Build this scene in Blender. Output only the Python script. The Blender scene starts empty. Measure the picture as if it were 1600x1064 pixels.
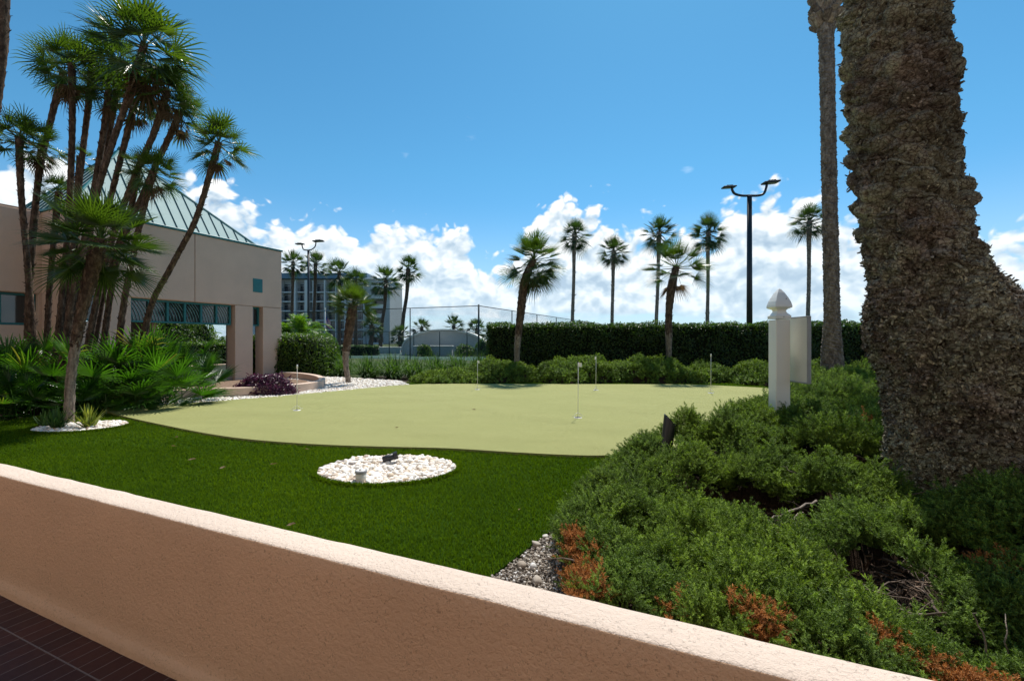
import bpy, math, random
import numpy as np
from mathutils import Vector, Matrix, Euler

C = bpy.context
SC = C.scene
COL = SC.collection
rnd = random.Random(11)
rng = np.random.default_rng(11)

# ------------------------------------------------------------------ camera
CAMZ = 1.10           # camera height above the lawn
F = 711.0             # focal length in photograph pixels
cam_data = bpy.data.cameras.new("camera")
cam_data.lens = 16.0
cam_data.sensor_width = 36.0
cam_data.clip_start = 0.05
cam_data.clip_end = 5000.0
cam = bpy.data.objects.new("camera", cam_data)
cam.location = (0, 0, CAMZ)
cam.rotation_euler = (math.radians(90), 0, 0)
COL.objects.link(cam)
SC.camera = cam

SC.view_settings.view_transform = 'Standard'
SC.view_settings.look = 'None'
SC.view_settings.exposure = 0.5
SC.view_settings.gamma = 1.0

SUN_EL, SUN_AZ = math.radians(60), math.radians(20)

# ------------------------------------------------------------------ node helper
class NT:
    def __init__(s, tree):
        s.t = tree
    def n(s, kind, **kw):
        nd = s.t.nodes.new(kind)
        for k, v in kw.items():
            setattr(nd, k, v)
        return nd
    def put(s, sock, v):
        if isinstance(v, bpy.types.NodeSocket):
            s.t.links.new(v, sock)
        elif v is not None:
            sock.default_value = v
    def m(s, op, a, b=None, c=None, clamp=False):
        nd = s.n('ShaderNodeMath', operation=op, use_clamp=clamp)
        s.put(nd.inputs[0], a)
        if b is not None: s.put(nd.inputs[1], b)
        if c is not None: s.put(nd.inputs[2], c)
        return nd.outputs[0]
    def mix(s, f, a, b, blend='MIX'):
        nd = s.n('ShaderNodeMix', data_type='RGBA', blend_type=blend)
        s.put(nd.inputs[0], f)
        for k, v in ((6, a), (7, b)):
            if isinstance(v, (tuple, list)) and len(v) == 3: v = (*v, 1)
            s.put(nd.inputs[k], v)
        return nd.outputs[2]
    def noise(s, vec, scale, detail=4, rough=.5, dist=0, dims='3D'):
        nd = s.n('ShaderNodeTexNoise', noise_dimensions=dims)
        if vec is not None: s.put(nd.inputs['Vector'], vec)
        nd.inputs['Scale'].default_value = scale
        nd.inputs['Detail'].default_value = detail
        nd.inputs['Roughness'].default_value = rough
        nd.inputs['Distortion'].default_value = dist
        return nd
    def vor(s, vec, scale, feature='F1', detail=0, rough=.5, rand=1, dims='3D'):
        nd = s.n('ShaderNodeTexVoronoi', feature=feature, voronoi_dimensions=dims)
        if vec is not None: s.put(nd.inputs['Vector'], vec)
        nd.inputs['Scale'].default_value = scale
        if 'Detail' in nd.inputs: nd.inputs['Detail'].default_value = detail
        if 'Roughness' in nd.inputs: nd.inputs['Roughness'].default_value = rough
        nd.inputs['Randomness'].default_value = rand
        return nd
    def step(s, v, a, b, lo=0.0, hi=1.0, kind='SMOOTHSTEP'):
        nd = s.n('ShaderNodeMapRange', interpolation_type=kind)
        s.put(nd.inputs[0], v)
        nd.inputs[1].default_value = a; nd.inputs[2].default_value = b
        nd.inputs[3].default_value = lo; nd.inputs[4].default_value = hi
        return nd.outputs[0]
    def ramp(s, v, stops, interp='LINEAR'):
        nd = s.n('ShaderNodeValToRGB')
        nd.color_ramp.interpolation = interp
        e = nd.color_ramp.elements
        while len(e) < len(stops): e.new(.5)
        for el, (p, c) in zip(e, stops):
            el.position = p
            el.color = (*c, 1) if len(c) == 3 else c
        s.put(nd.inputs[0], v)
        return nd.outputs[0]
    def comb(s, x, y, z):
        nd = s.n('ShaderNodeCombineXYZ')
        s.put(nd.inputs[0], x); s.put(nd.inputs[1], y); s.put(nd.inputs[2], z)
        return nd.outputs[0]

# ------------------------------------------------------------------ sky
world = bpy.data.worlds.new("World")
SC.world = world
world.use_nodes = True
W = NT(world.node_tree)
sky = W.n('ShaderNodeTexSky', sky_type='NISHITA', sun_disc=False)
sky.sun_elevation = SUN_EL
sky.sun_rotation = SUN_AZ
sky.air_density = 1.0; sky.dust_density = 0.3; sky.ozone_density = 2.5
bg = world.node_tree.nodes['Background']
bg.inputs[1].default_value = 0.115

def px_dir(x, y):
    az = math.atan((x - 800) / F)
    return az, math.atan((532 - y) * math.cos(az) / F)

def build_sky():
    tc = W.n('ShaderNodeTexCoord')
    sep = W.n('ShaderNodeSeparateXYZ'); W.put(sep.inputs[0], tc.outputs['Generated'])
    az = W.m('ARCTAN2', sep.outputs[0], sep.outputs[1])
    el = W.m('ARCSINE', sep.outputs[2])
    # height of the cumulus tops round the horizon, as seen ahead
    prof = [(-200, 250), (0, 215), (60, 190), (105, 235), (150, 300), (250, 300), (330, 268), (400, 305), (440, 332), (495, 318), (560, 335),
            (640, 338), (700, 335), (745, 380), (790, 405), (825, 345), (885, 300), (945, 318), (1000, 335), (1060, 318),
            (1105, 352), (1140, 300), (1180, 285), (1220, 305), (1290, 318), (1360, 340), (1500, 352), (1600, 328), (1750, 300)]
    fc = W.n('ShaderNodeFloatCurve')
    cv = fc.mapping.curves[0]
    pts = [(0, .16)] + [((px_dir(x, y)[0] + math.pi) / (2 * math.pi), px_dir(x, y)[1]) for x, y in prof] + [(1, .16)]
    while len(cv.points) < len(pts): cv.points.new(.5, .5)
    for p, (a, b) in zip(cv.points, pts):
        p.location = (a, b); p.handle_type = 'AUTO'
    fc.mapping.update()
    W.put(fc.inputs[1], W.m('MULTIPLY_ADD', az, 1 / (2 * math.pi), .5))
    top = fc.outputs[0]

    # cloud field as a node group so that it can be sampled twice
    g = bpy.data.node_groups.new('cloud_field', 'ShaderNodeTree')
    g.interface.new_socket('az', in_out='INPUT', socket_type='NodeSocketFloat')
    g.interface.new_socket('el', in_out='INPUT', socket_type='NodeSocketFloat')
    g.interface.new_socket('f', in_out='OUTPUT', socket_type='NodeSocketFloat')
    g.interface.new_socket('puff', in_out='OUTPUT', socket_type='NodeSocketFloat')
    G = NT(g)
    gi = G.n('NodeGroupInput'); go = G.n('NodeGroupOutput')
    base = G.comb(gi.outputs[0], G.m('MULTIPLY', gi.outputs[1], 1.25), 3.7)
    wn = G.noise(base, 9, 3, .6, dims='2D')
    ws = G.n('ShaderNodeVectorMath', operation='SUBTRACT'); G.put(ws.inputs[0], wn.outputs['Color']); ws.inputs[1].default_value = (.5, .5, .5)
    wm = G.n('ShaderNodeVectorMath', operation='MULTIPLY_ADD'); G.put(wm.inputs[0], ws.outputs[0]); wm.inputs[1].default_value = (.055, .055, 0); G.put(wm.inputs[2], base)
    v1 = G.vor(wm.outputs[0], 13, 'SMOOTH_F1', 2.4, .70, 1, '2D'); v1.inputs['Smoothness'].default_value = .3
    nb = G.noise(base, 4.2, 2, .5)
    nf = G.noise(wm.outputs[0], 42, 4, .66)
    puff = G.m('SUBTRACT', .62, v1.outputs['Distance'])
    f = G.m('ADD', G.m('MULTIPLY', puff, .070), G.m('MULTIPLY', G.m('SUBTRACT', nb.outputs[0], .5), .16))
    f = G.m('ADD', f, G.m('MULTIPLY', G.m('SUBTRACT', nf.outputs[0], .5), .038))
    G.put(go.inputs[0], f); G.put(go.inputs[1], puff)

    def samp(da, de):
        nd = W.n('ShaderNodeGroup'); nd.node_tree = g
        W.put(nd.inputs[0], W.m('ADD', az, da)); W.put(nd.inputs[1], W.m('ADD', el, de))
        return nd
    s0 = samp(0, 0); s1 = samp(.007, .020)
    d = W.m('ADD', W.m('SUBTRACT', top, el), s0.outputs[0])
    edge = W.step(d, .002, .032)
    # flat, broken underside: streaks and blue gaps close to the horizon
    st = W.noise(W.comb(W.m('MULTIPLY', az, 2.6), W.m('MULTIPLY', el, 22), 0), 1.5, 5, .55)
    low = W.step(el, .035, .105)
    gap = W.step(W.m('ADD', st.outputs[0], W.m('MULTIPLY', low, .45)), .40, .66)
    alpha = W.m('MULTIPLY', edge, gap)
    # sunlit billow tops and blue-grey undersides, painted into the cloud colour
    l1 = W.m('MULTIPLY', W.m('SUBTRACT', s0.outputs[0], s1.outputs[0]), 13)
    thick = W.step(d, .02, .24)
    L = W.m('ADD', l1, W.m('MULTIPLY_ADD', thick, -.36, .80), clamp=True)
    ccol = W.ramp(L, [(0, (.25, .34, .44)), (.3, (.34, .43, .51)), (.6, (.47, .54, .60)), (.82, (.60, .64, .66)), (1, (.70, .71, .715))])
    c10 = W.mix(1.0, ccol, (10, 10, 10), 'MULTIPLY')
    tint = W.mix(1.0, sky.outputs[0], W.ramp(el, [(0, (.48, .62, .80)), (.12, (.42, .70, .84)), (.35, (.36, .76, .84)), (.7, (.31, .74, .82))]), 'MULTIPLY')
    # small scattered wisps higher up
    wz = W.noise(W.comb(az, W.m('MULTIPLY', el, 1.8), 9.1), 7.0, 4, .62)
    wm_ = W.m('MULTIPLY', W.step(wz.outputs[0], .70, .84), W.m('MULTIPLY', W.step(el, .1, .3), .25))
    c = W.mix(wm_, tint, (8.5, 9, 9.5))
    c = W.mix(alpha, c, c10)
    hz = W.m('MULTIPLY', W.step(W.m('ABSOLUTE', el), .30, .0), .50)
    c = W.mix(hz, c, (4.4, 5.6, 6.5))
    W.put(bg.inputs[0], c)
build_sky()
world.cycles.sampling_method = 'MANUAL'
world.cycles.sample_map_resolution = 1024

sun_data = bpy.data.lights.new("sun", 'SUN')
sun_data.energy = 4.2
sun_data.angle = math.radians(.53)
sun_data.color = (1, .955, .88)
sun = bpy.data.objects.new("sun", sun_data)
sun.rotation_euler = (math.pi / 2 - SUN_EL, 0, math.pi - SUN_AZ)
COL.objects.link(sun)

# ------------------------------------------------------------------ geometry helpers
def at(x, y, Y):
    """world point seen at photograph pixel x, y at depth Y"""
    return Vector(((x - 800) / F * Y, Y, CAMZ + (532 - y) / F * Y))

def gp(x, y, z=0.0):
    """world point on the plane z seen at photograph pixel x, y"""
    Y = F * (CAMZ - z) / (y - 532)
    return Vector(((x - 800) / F * Y, Y, z))

def tag(o, label=None, cat=None, group=None, kind=None):
    if label: o['label'] = label
    if cat: o['category'] = cat
    if group: o['group'] = group
    if kind: o['kind'] = kind
    return o

def empty(name, loc, label, cat, group=None, rz=0.0):
    o = bpy.data.objects.new(name, None)
    o.empty_display_size = .1
    o.location = loc
    o.rotation_euler = (0, 0, rz)
    COL.objects.link(o)
    return tag(o, label, cat, group)

_inv = {}
def build(name, mb, mats, parent=None, smooth=False):
    """links the mesh builder's faces (world coordinates) as one object"""
    me = mb.mesh(name, mats, smooth)
    o = bpy.data.objects.new(name, me)
    COL.objects.link(o)
    if parent is not None:
        M = Matrix.Identity(4)
        p = parent
        while p is not None:
            M = (Matrix.Translation(p.location) @ p.rotation_euler.to_matrix().to_4x4()) @ M
            p = p.parent
        me.transform(M.inverted())
        o.parent = parent
    else:
        c = Vector(np.array([v for v in mb.bbox()]).mean(0)); c.z = mb.bbox()[0][2]
        me.transform(Matrix.Translation(-c)); o.location = c
    return o

class MB:
    """collects vertices, polygons, a per-face variation value and material index"""
    def __init__(s):
        s.V = []; s.n = 0; s.L = []; s.S = []; s.var = []; s.mi = []; s.sm = []
    def add(s, V, Fa, var=0.5, mi=0, sm=0):
        V = np.asarray(V, dtype=np.float64).reshape(-1, 3)
        Fa = np.asarray(Fa, dtype=np.int64)
        s.V.append(V)
        s.L.append((Fa + s.n).ravel())
        s.S.append(np.full(len(Fa), Fa.shape[1]))
        v = np.asarray(var, dtype=np.float64)
        s.var.append(np.full(len(Fa), float(v)) if v.ndim == 0 else v)
        s.mi.append(np.full(len(Fa), mi)); s.sm.append(np.full(len(Fa), sm))
        s.n += len(V)
        return s
    def poly(s, V, faces, **k):
        V = np.asarray([tuple(v) for v in V], float)
        first = True
        base = s.n
        s.V.append(V); s.n += len(V)
        for f in faces:
            s.L.append(np.asarray(f) + base); s.S.append(np.array([len(f)]))
            s.var.append(np.array([k.get('var', .5)])); s.mi.append(np.array([k.get('mi', 0)])); s.sm.append(np.array([k.get('sm', 0)]))
        return s
    def box(s, c, d, R=None, mi=0, bev=0.0, var=.5):
        """box centred c, full size d, rotated by 3x3 R"""
        x, y, z = [q / 2 for q in d]
        if bev > 0:
            b = min(bev, x * .9, y * .9, z * .9)
            P = []
            for sx in (-1, 1):
                for sy in (-1, 1):
                    for sz in (-1, 1):
                        P += [(sx * x, sy * (y - b), sz * (z - b)), (sx * (x - b), sy * y, sz * (z - b)), (sx * (x - b), sy * (y - b), sz * z)]
            id = lambda sx, sy, sz, k: ((sx > 0) * 4 + (sy > 0) * 2 + (sz > 0)) * 3 + k
            fs = []
            for sg in (-1, 1):
                fs.append([id(sg, -1, -1, 0), id(sg, 1, -1, 0), id(sg, 1, 1, 0), id(sg, -1, 1, 0)][::sg])
                fs.append([id(-1, sg, -1, 1), id(-1, sg, 1, 1), id(1, sg, 1, 1), id(1, sg, -1, 1)][::sg])
                fs.append([id(-1, -1, sg, 2), id(1, -1, sg, 2), id(1, 1, sg, 2), id(-1, 1, sg, 2)][::sg])
            for a in (-1, 1):
                for b2 in (-1, 1):
                    fs.append([id(a, b2, -1, 0), id(a, b2, 1, 0), id(a, b2, 1, 1), id(a, b2, -1, 1)][::a * b2])
                    fs.append([id(a, -1, b2, 0), id(a, -1, b2, 2), id(a, 1, b2, 2), id(a, 1, b2, 0)][::-a * b2 * -1])
                    fs.append([id(-1, a, b2, 1), id(1, a, b2, 1), id(1, a, b2, 2), id(-1, a, b2, 2)][::a * b2])
            for sx in (-1, 1):
                for sy in (-1, 1):
                    for sz in (-1, 1):
                        fs.append([id(sx, sy, sz, 0), id(sx, sy, sz, 1), id(sx, sy, sz, 2)][::sx * sy * sz])
            P = np.array(P, float)
        else:
            P = np.array([(a * x, b * y, c_ * z) for a in (-1, 1) for b in (-1, 1) for c_ in (-1, 1)], float)
            fs = [(0, 1, 3, 2), (4, 6, 7, 5), (0, 4, 5, 1), (2, 3, 7, 6), (0, 2, 6, 4), (1, 5, 7, 3)]
        if R is not None: P = P @ np.array(R).T
        P = P + np.array(tuple(c))
        return s.poly(P, fs, mi=mi, var=var)
    def tube(s, pts, rad, n=8, cap=True, mi=0, sm=1, var=.5):
        pts = [Vector(p) for p in pts]
        if not hasattr(rad, '__len__'): rad = [rad] * len(pts)
        rings = []
        up = Vector((0, 0, 1)) if abs((pts[-1] - pts[0]).normalized().z) < .9 else Vector((0, 1, 0))
        for i, p in enumerate(pts):
            d = (pts[min(i + 1, len(pts) - 1)] - pts[max(i - 1, 0)]).normalized()
            a = d.cross(up).normalized(); b = a.cross(d).normalized()
            rings.append([p + (a * math.cos(t) + b * math.sin(t)) * rad[i] for t in [2 * math.pi * k / n for k in range(n)]])
            up = b
        V = [v for r in rings for v in r]
        Q = [(i * n + k, (i) * n + (k + 1) % n, (i + 1) * n + (k + 1) % n, (i + 1) * n + k) for i in range(len(pts) - 1) for k in range(n)]
        s.add([tuple(v) for v in V], Q, mi=mi, sm=sm, var=var)
        if cap:
            b0 = s.n - len(V)
            for ring in (list(range(n))[::-1], [(len(pts) - 1) * n + k for k in range(n)]):
                s.L.append(np.array(ring) + b0); s.S.append(np.array([n])); s.var.append(np.array([var])); s.mi.append(np.array([mi])); s.sm.append(np.array([0]))
        return s
    def prism(s, poly, z0, z1, mi=0, top=True):
        n = len(poly)
        V = [(p[0], p[1], z0) for p in poly] + [(p[0], p[1], z1) for p in poly]
        a = sum(poly[i][0] * poly[(i + 1) % n][1] - poly[(i + 1) % n][0] * poly[i][1] for i in range(n))
        fs = [tuple(range(n, 2 * n)), tuple(range(n))[::-1]] + [(i, (i + 1) % n, n + (i + 1) % n, n + i) for i in range(n)]
        if a < 0: fs = [f[::-1] for f in fs]
        return s.poly(V, fs, mi=mi)
    def bbox(s):
        V = np.concatenate(s.V)
        return V.min(0), V.max(0)
    def mesh(s, name, mats, smooth=False):
        V = np.concatenate(s.V); L = np.concatenate(s.L); S = np.concatenate(s.S)
        me = bpy.data.meshes.new(name)
        me.vertices.add(len(V)); me.vertices.foreach_set('co', V.astype(np.float32).ravel())
        me.loops.add(len(L)); me.loops.foreach_set('vertex_index', L.astype(np.int32))
        me.polygons.add(len(S))
        me.polygons.foreach_set('loop_start', np.concatenate([[0], np.cumsum(S)[:-1]]).astype(np.int32))
        if not isinstance(mats, (list, tuple)): mats = [mats]
        for m in mats: me.materials.append(m)
        me.polygons.foreach_set('material_index', np.concatenate(s.mi).astype(np.int32))
        sm = np.concatenate(s.sm).astype(bool) | bool(smooth)
        me.polygons.foreach_set('use_smooth', sm)
        at_ = me.attributes.new('var', 'FLOAT', 'FACE')
        at_.data.foreach_set('value', np.concatenate(s.var).astype(np.float32))
        me.update(calc_edges=True)
        return me

def frame_rot(fwd, nrm):
    """array of 3x3 whose columns are side, fwd, normal"""
    fwd = fwd / np.linalg.norm(fwd, axis=-1, keepdims=True)
    side = np.cross(fwd, nrm); side /= np.linalg.norm(side, axis=-1, keepdims=True) + 1e-9
    n = np.cross(side, fwd)
    return np.stack([side, fwd, n], -1)

def scatter(mb, proto, pos, rot, scl, var, mi=0, sm=0):
    """bakes copies of proto (V, F) with rotations rot (n,3,3)"""
    V, Fa = proto
    n = len(pos)
    if n == 0: return
    scl = np.asarray(scl)
    if scl.ndim == 1: scl = scl[:, None, None]
    else: scl = scl[:, None, :]
    W_ = np.einsum('nij,nkj->nki', rot, V[None] * scl) + pos[:, None, :]
    FF = (Fa[None] + (np.arange(n) * len(V))[:, None, None]).reshape(-1, Fa.shape[1])
    mb.add(W_.reshape(-1, 3), FF, np.repeat(var, len(Fa)), mi=mi, sm=sm)

def rand_rot(n):
    q = rng.normal(size=(n, 4)); q /= np.linalg.norm(q, axis=1, keepdims=True)
    w, x, y, z = q.T
    return np.stack([np.stack([1 - 2 * (y * y + z * z), 2 * (x * y - z * w), 2 * (x * z + y * w)], -1),
                     np.stack([2 * (x * y + z * w), 1 - 2 * (x * x + z * z), 2 * (y * z - x * w)], -1),
                     np.stack([2 * (x * z - y * w), 2 * (y * z + x * w), 1 - 2 * (x * x + y * y)], -1)], 1)

_T = np.random.default_rng(5).random((64, 64, 64))
def vnoise(P):
    P = np.asarray(P, float); i = np.floor(P).astype(int); f = P - i; f = f * f * (3 - 2 * f)
    r = 0
    for a in (0, 1):
        for b in (0, 1):
            for c in (0, 1):
                w = (f[:, 0] if a else 1 - f[:, 0]) * (f[:, 1] if b else 1 - f[:, 1]) * (f[:, 2] if c else 1 - f[:, 2])
                r = r + w * _T[(i[:, 0] + a) % 64, (i[:, 1] + b) % 64, (i[:, 2] + c) % 64]
    return r * 2 - 1
def fbm(P, oct=4, g=.5):
    P = np.asarray(P, float); r = 0; a = 1; t = 0
    for k in range(oct):
        r = r + a * vnoise(P * 2 ** k + 17.3 * k); t += a; a *= g
    return r / t

def inside(px, py, poly):
    r = np.zeros(len(px), bool)
    n = len(poly)
    for i in range(n):
        x0, y0 = poly[i][:2]; x1, y1 = poly[(i + 1) % n][:2]
        c = ((y0 > py) != (y1 > py))
        with np.errstate(divide='ignore', invalid='ignore'):
            xi = (x1 - x0) * (py - y0) / ((y1 - y0) if y1 != y0 else 1e-9) + x0
        r ^= c & (px < xi)
    return r

def smooth_poly(pts, k=6, closed=True):
    """Catmull-Rom through the points"""
    n = len(pts); out = []
    for i in range(n if closed else n - 1):
        p = [Vector(pts[(i + j) % n] if closed else pts[max(0, min(n - 1, i + j))]) for j in (-1, 0, 1, 2)]
        for s_ in range(k):
            t = s_ / k
            out.append(.5 * ((2 * p[1]) + (p[2] - p[0]) * t + (2 * p[0] - 5 * p[1] + 4 * p[2] - p[3]) * t * t + (-p[0] + 3 * p[1] - 3 * p[2] + p[3]) * t ** 3))
    if not closed: out.append(Vector(pts[-1]))
    return out

def ico(sub=1):
    import bmesh
    bm = bmesh.new(); bmesh.ops.create_icosphere(bm, subdivisions=sub, radius=1)
    V = np.array([v.co[:] for v in bm.verts]); Fa = np.array([[v.index for v in f.verts] for f in bm.faces])
    bm.free(); return V, Fa

# ------------------------------------------------------------------ materials
def mat(name):
    m = bpy.data.materials.new(name); m.use_nodes = True
    return m, NT(m.node_tree), m.node_tree.nodes['Principled BSDF'], m.node_tree.nodes['Material Output']

def setp(t, p, col=None, rough=None, metal=None, spec=None, normal=None):
    if col is not None:
        t.put(p.inputs['Base Color'], (*col, 1) if isinstance(col, tuple) and len(col) == 3 else col)
    if rough is not None: t.put(p.inputs['Roughness'], rough)
    if metal is not None: p.inputs['Metallic'].default_value = metal
    if spec is not None: p.inputs['Specular IOR Level'].default_value = spec
    if normal is not None: t.put(p.inputs['Normal'], normal)

def bump(t, h, strength=.3, dist=.01, nrm=None):
    b = t.n('ShaderNodeBump'); b.inputs['Strength'].default_value = strength; b.inputs['Distance'].default_value = dist
    t.put(b.inputs['Height'], h)
    if nrm is not None: t.put(b.inputs['Normal'], nrm)
    return b.outputs[0]

def objco(t): return t.n('ShaderNodeTexCoord').outputs['Object']
def geoco(t): return t.n('ShaderNodeNewGeometry').outputs['Position']
def varat(t):
    a = t.n('ShaderNodeAttribute', attribute_name='var'); return a.outputs['Fac']

def simple(name, col, rough=.5, metal=0, spec=.5, vary=.12, scale=6, bmp=0.0, bscale=60):
    m, t, p, o = mat(name)
    n = t.noise(geoco(t), scale, 5, .6)
    a = tuple(c * (1 - vary) for c in col); b = tuple(min(1, c * (1 + vary)) for c in col)
    c = t.mix(t.step(n.outputs[0], .3, .7), a, b)
    nr = None
    if bmp: nr = bump(t, t.noise(geoco(t), bscale, 4).outputs[0], bmp, .01)
    setp(t, p, c, rough, metal, spec, nr)
    return m

def foliage(name, dark, light, trans=.3, tcol=None, rough=.5, spec=.4, patch=0.0, pscale=1.0, dead=None):
    """leaf material: face variation picks between two greens; part of the light passes through"""
    m, t, p, o = mat(name)
    v = varat(t)
    c = t.ramp(v, [(0, dark), (.55, tuple((a + b) / 2 for a, b in zip(dark, light))), (.93, light)] + ([(1, dead)] if dead else []))
    if patch:
        n = t.noise(geoco(t), pscale, 3)
        c = t.mix(t.m('MULTIPLY', t.step(n.outputs[0], .42, .62), patch), c, t.mix(1.0, c, (1.5, 1.35, .7), 'MULTIPLY'))
    setp(t, p, c, rough, 0, spec)
    tr = t.n('ShaderNodeBsdfTranslucent')
    t.put(tr.inputs[0], t.mix(1.0, c, tcol or (1.6, 1.75, .7), 'MULTIPLY'))
    mx = t.n('ShaderNodeMixShader'); mx.inputs[0].default_value = trans
    t.put(mx.inputs[1], p.outputs[0]); t.put(mx.inputs[2], tr.outputs[0])
    t.put(o.inputs['Surface'], mx.outputs[0])
    return m

def stucco(name, col, strength=.5, dirt=True, pit_shade=.55):
    m, t, p, o = mat(name)
    g = geoco(t)
    n1 = t.noise(g, 170, 4, .6, .4)
    n2 = t.noise(g, 130, 1, .5, .3)
    worm = t.step(t.m('ABSOLUTE', t.m('SUBTRACT', n2.outputs[0], .5)), .0, .045)
    mask = t.step(t.noise(g, 26, 3, .7).outputs[0], .50, .64)
    h = t.m('ADD', t.m('MULTIPLY', n1.outputs[0], .5), t.m('MULTIPLY', t.noise(g, 48, 3, .55, .6).outputs[0], 1.1))
    big = t.noise(g, 1.3, 5, .6)
    c = t.mix(t.step(big.outputs[0], .3, .7), tuple(x * .95 for x in col), tuple(min(1, x * 1.04) for x in col))
    if dirt:
        st = t.noise(g, 7, 6, .7)
        c = t.mix(t.m('MULTIPLY', t.step(st.outputs[0], .60, .85), .10), c, tuple(x * .72 for x in col))
    pn = t.noise(g, 95, 2, .6, .8)
    pit = t.m('MULTIPLY', t.step(pn.outputs[0], .40, .35), t.step(t.noise(g, 9, 2).outputs[0], .30, .55))
    c = t.mix(t.m('MULTIPLY', pit, pit_shade), c, tuple(x * .45 for x in col))  # shade of the pits painted as dark specks, without relief
    setp(t, p, c, .9, 0, .2, bump(t, h, strength, .009))
    return m

M = {}
M['stucco'] = stucco('stucco', (.70, .455, .29), 1.0)  # warm bounced light put into the face colour; same paint as the cap
M['stucco_b'] = stucco('building_stucco', (.66, .49, .385), .5, pit_shade=.25)
M['cap'] = stucco('cap_stucco', (.60, .49, .41), .8, pit_shade=.65)
M['teal'] = simple('teal_paint', (.012, .155, .165), .45, 0, .5)
M['teal_dark'] = simple('teal_dark', (.008, .09, .10), .4)
M['black'] = simple('black_metal', (.012, .014, .018), .45, 0, .5)
M['fence'] = simple('fence_coating', (.006, .022, .022), .5)
M['white'] = simple('white_vinyl', (.82, .81, .78), .35, 0, .5, .03, 2)
M['panel'] = simple('cream_panel', (.70, .68, .60), .5, 0, .4, .05, 3, .15, 120)
M['panel_edge'] = simple('grey_trim', (.30, .30, .31), .4)
M['soil'] = None
def _soil():
    m, t, p, o = mat('soil')
    g = geoco(t)
    a = t.noise(g, 2.5, 8, .7); b = t.vor(g, 60)
    c = t.ramp(a.outputs[0], [(.3, (.018, .012, .008)), (.55, (.042, .027, .018)), (.75, (.08, .055, .038))])
    c = t.mix(t.m('MULTIPLY', b.outputs['Color'], .30), c, (.10, .07, .048))
    setp(t, p, c, .95, 0, .2, bump(t, t.noise(g, 45, 6, .7).outputs[0], 1, .03))
    return m
M['soil'] = _soil()
def _ground():
    m, t, p, o = mat('ground')
    g = geoco(t)
    a = t.noise(g, .25, 6, .6); b = t.noise(g, 22, 5, .7)
    c = t.ramp(a.outputs[0], [(.35, (.045, .07, .02)), (.6, (.07, .085, .03)), (.75, (.16, .14, .09))])
    c = t.mix(t.m('MULTIPLY', b.outputs[0], .5), c, (.03, .045, .015))
    setp(t, p, c, .95, 0, .2, bump(t, b.outputs[0], .8, .03))
    return m
M['ground'] = _ground()
def _turf_base():
    m, t, p, o = mat('turf_base')
    g = geoco(t)
    a = t.noise(g, 190, 3, .7); b = t.noise(g, 1.1, 4, .6)
    c = t.ramp(a.outputs[0], [(.3, (.02, .05, .003)), (.6, (.045, .10, .006)), (.8, (.08, .15, .012))])
    c = t.mix(t.m('MULTIPLY', b.outputs[0], .4), c, t.mix(1.0, c, (.6, .65, .6), 'MULTIPLY'))
    setp(t, p, c, .9, 0, .03, bump(t, a.outputs[0], 1, .02))
    return m
M['turf_base'] = _turf_base()
M['turf'] = foliage('turf_blade', (.042, .088, .004), (.098, .170, .009), .38, (1.5, 1.5, .5), .8, .05, .4, .9)
def _green():
    m, t, p, o = mat('putting_turf')
    g = geoco(t)
    a = t.noise(g, 150, 2, .8); b = t.noise(g, .8, 5, .6); s = t.vor(g, 95)
    st = t.n('ShaderNodeMapping'); st.inputs['Scale'].default_value = (.35, 3.0, 1); t.put(st.inputs[0], g)
    band = t.noise(st.outputs[0], 1.4, 4, .6)
    c = t.ramp(a.outputs[0], [(.25, (.185, .192, .060)), (.5, (.305, .308, .118)), (.78, (.43, .428, .190))])
    c = t.mix(t.m('MULTIPLY', t.step(b.outputs[0], .35, .7), .25), c, t.mix(1.0, c, (.84, .88, .78), 'MULTIPLY'))
    c = t.mix(t.m('MULTIPLY', t.step(band.outputs[0], .4, .65), .22), c, t.mix(1.0, c, (1.12, 1.09, 1.1), 'MULTIPLY'))
    mo = t.noise(g, 14, 4, .7)
    c = t.mix(t.m('MULTIPLY', t.step(mo.outputs[0], .4, .65), .18), c, t.mix(1.0, c, (.80, .82, .78), 'MULTIPLY'))
    und = t.noise(g, .9, 2, .4)
    setp(t, p, c, .85, 0, .15, bump(t, a.outputs[0], .9, .012, bump(t, und.outputs[0], 1, .10)))
    return m
M['green'] = _green()
def _stone(name, ramp_):
    m, t, p, o = mat(name)
    v = varat(t)
    c = t.ramp(v, ramp_, 'LINEAR')
    n = t.noise(geoco(t), 60, 5, .65)
    c = t.mix(t.m('MULTIPLY', t.step(n.outputs[0], .4, .7), .35), c, t.mix(1.0, c, (.72, .66, .60), 'MULTIPLY'))
    setp(t, p, c, .75, 0, .3, bump(t, n.outputs[0], .4, .004))
    return m
M['pebble'] = _stone('white_pebble', [(0, (.38, .30, .24)), (.12, (.60, .50, .40)), (.3, (.78, .74, .68)), (.8, (.86, .84, .80)), (.95, (.72, .58, .42)), (1, (.30, .26, .24))])
M['gravel'] = _stone('grey_gravel', [(0, (.05, .04, .033)), (.3, (.20, .165, .135)), (.6, (.32, .27, .22)), (.85, (.44, .40, .35)), (1, (.70, .70, .70))])
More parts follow.
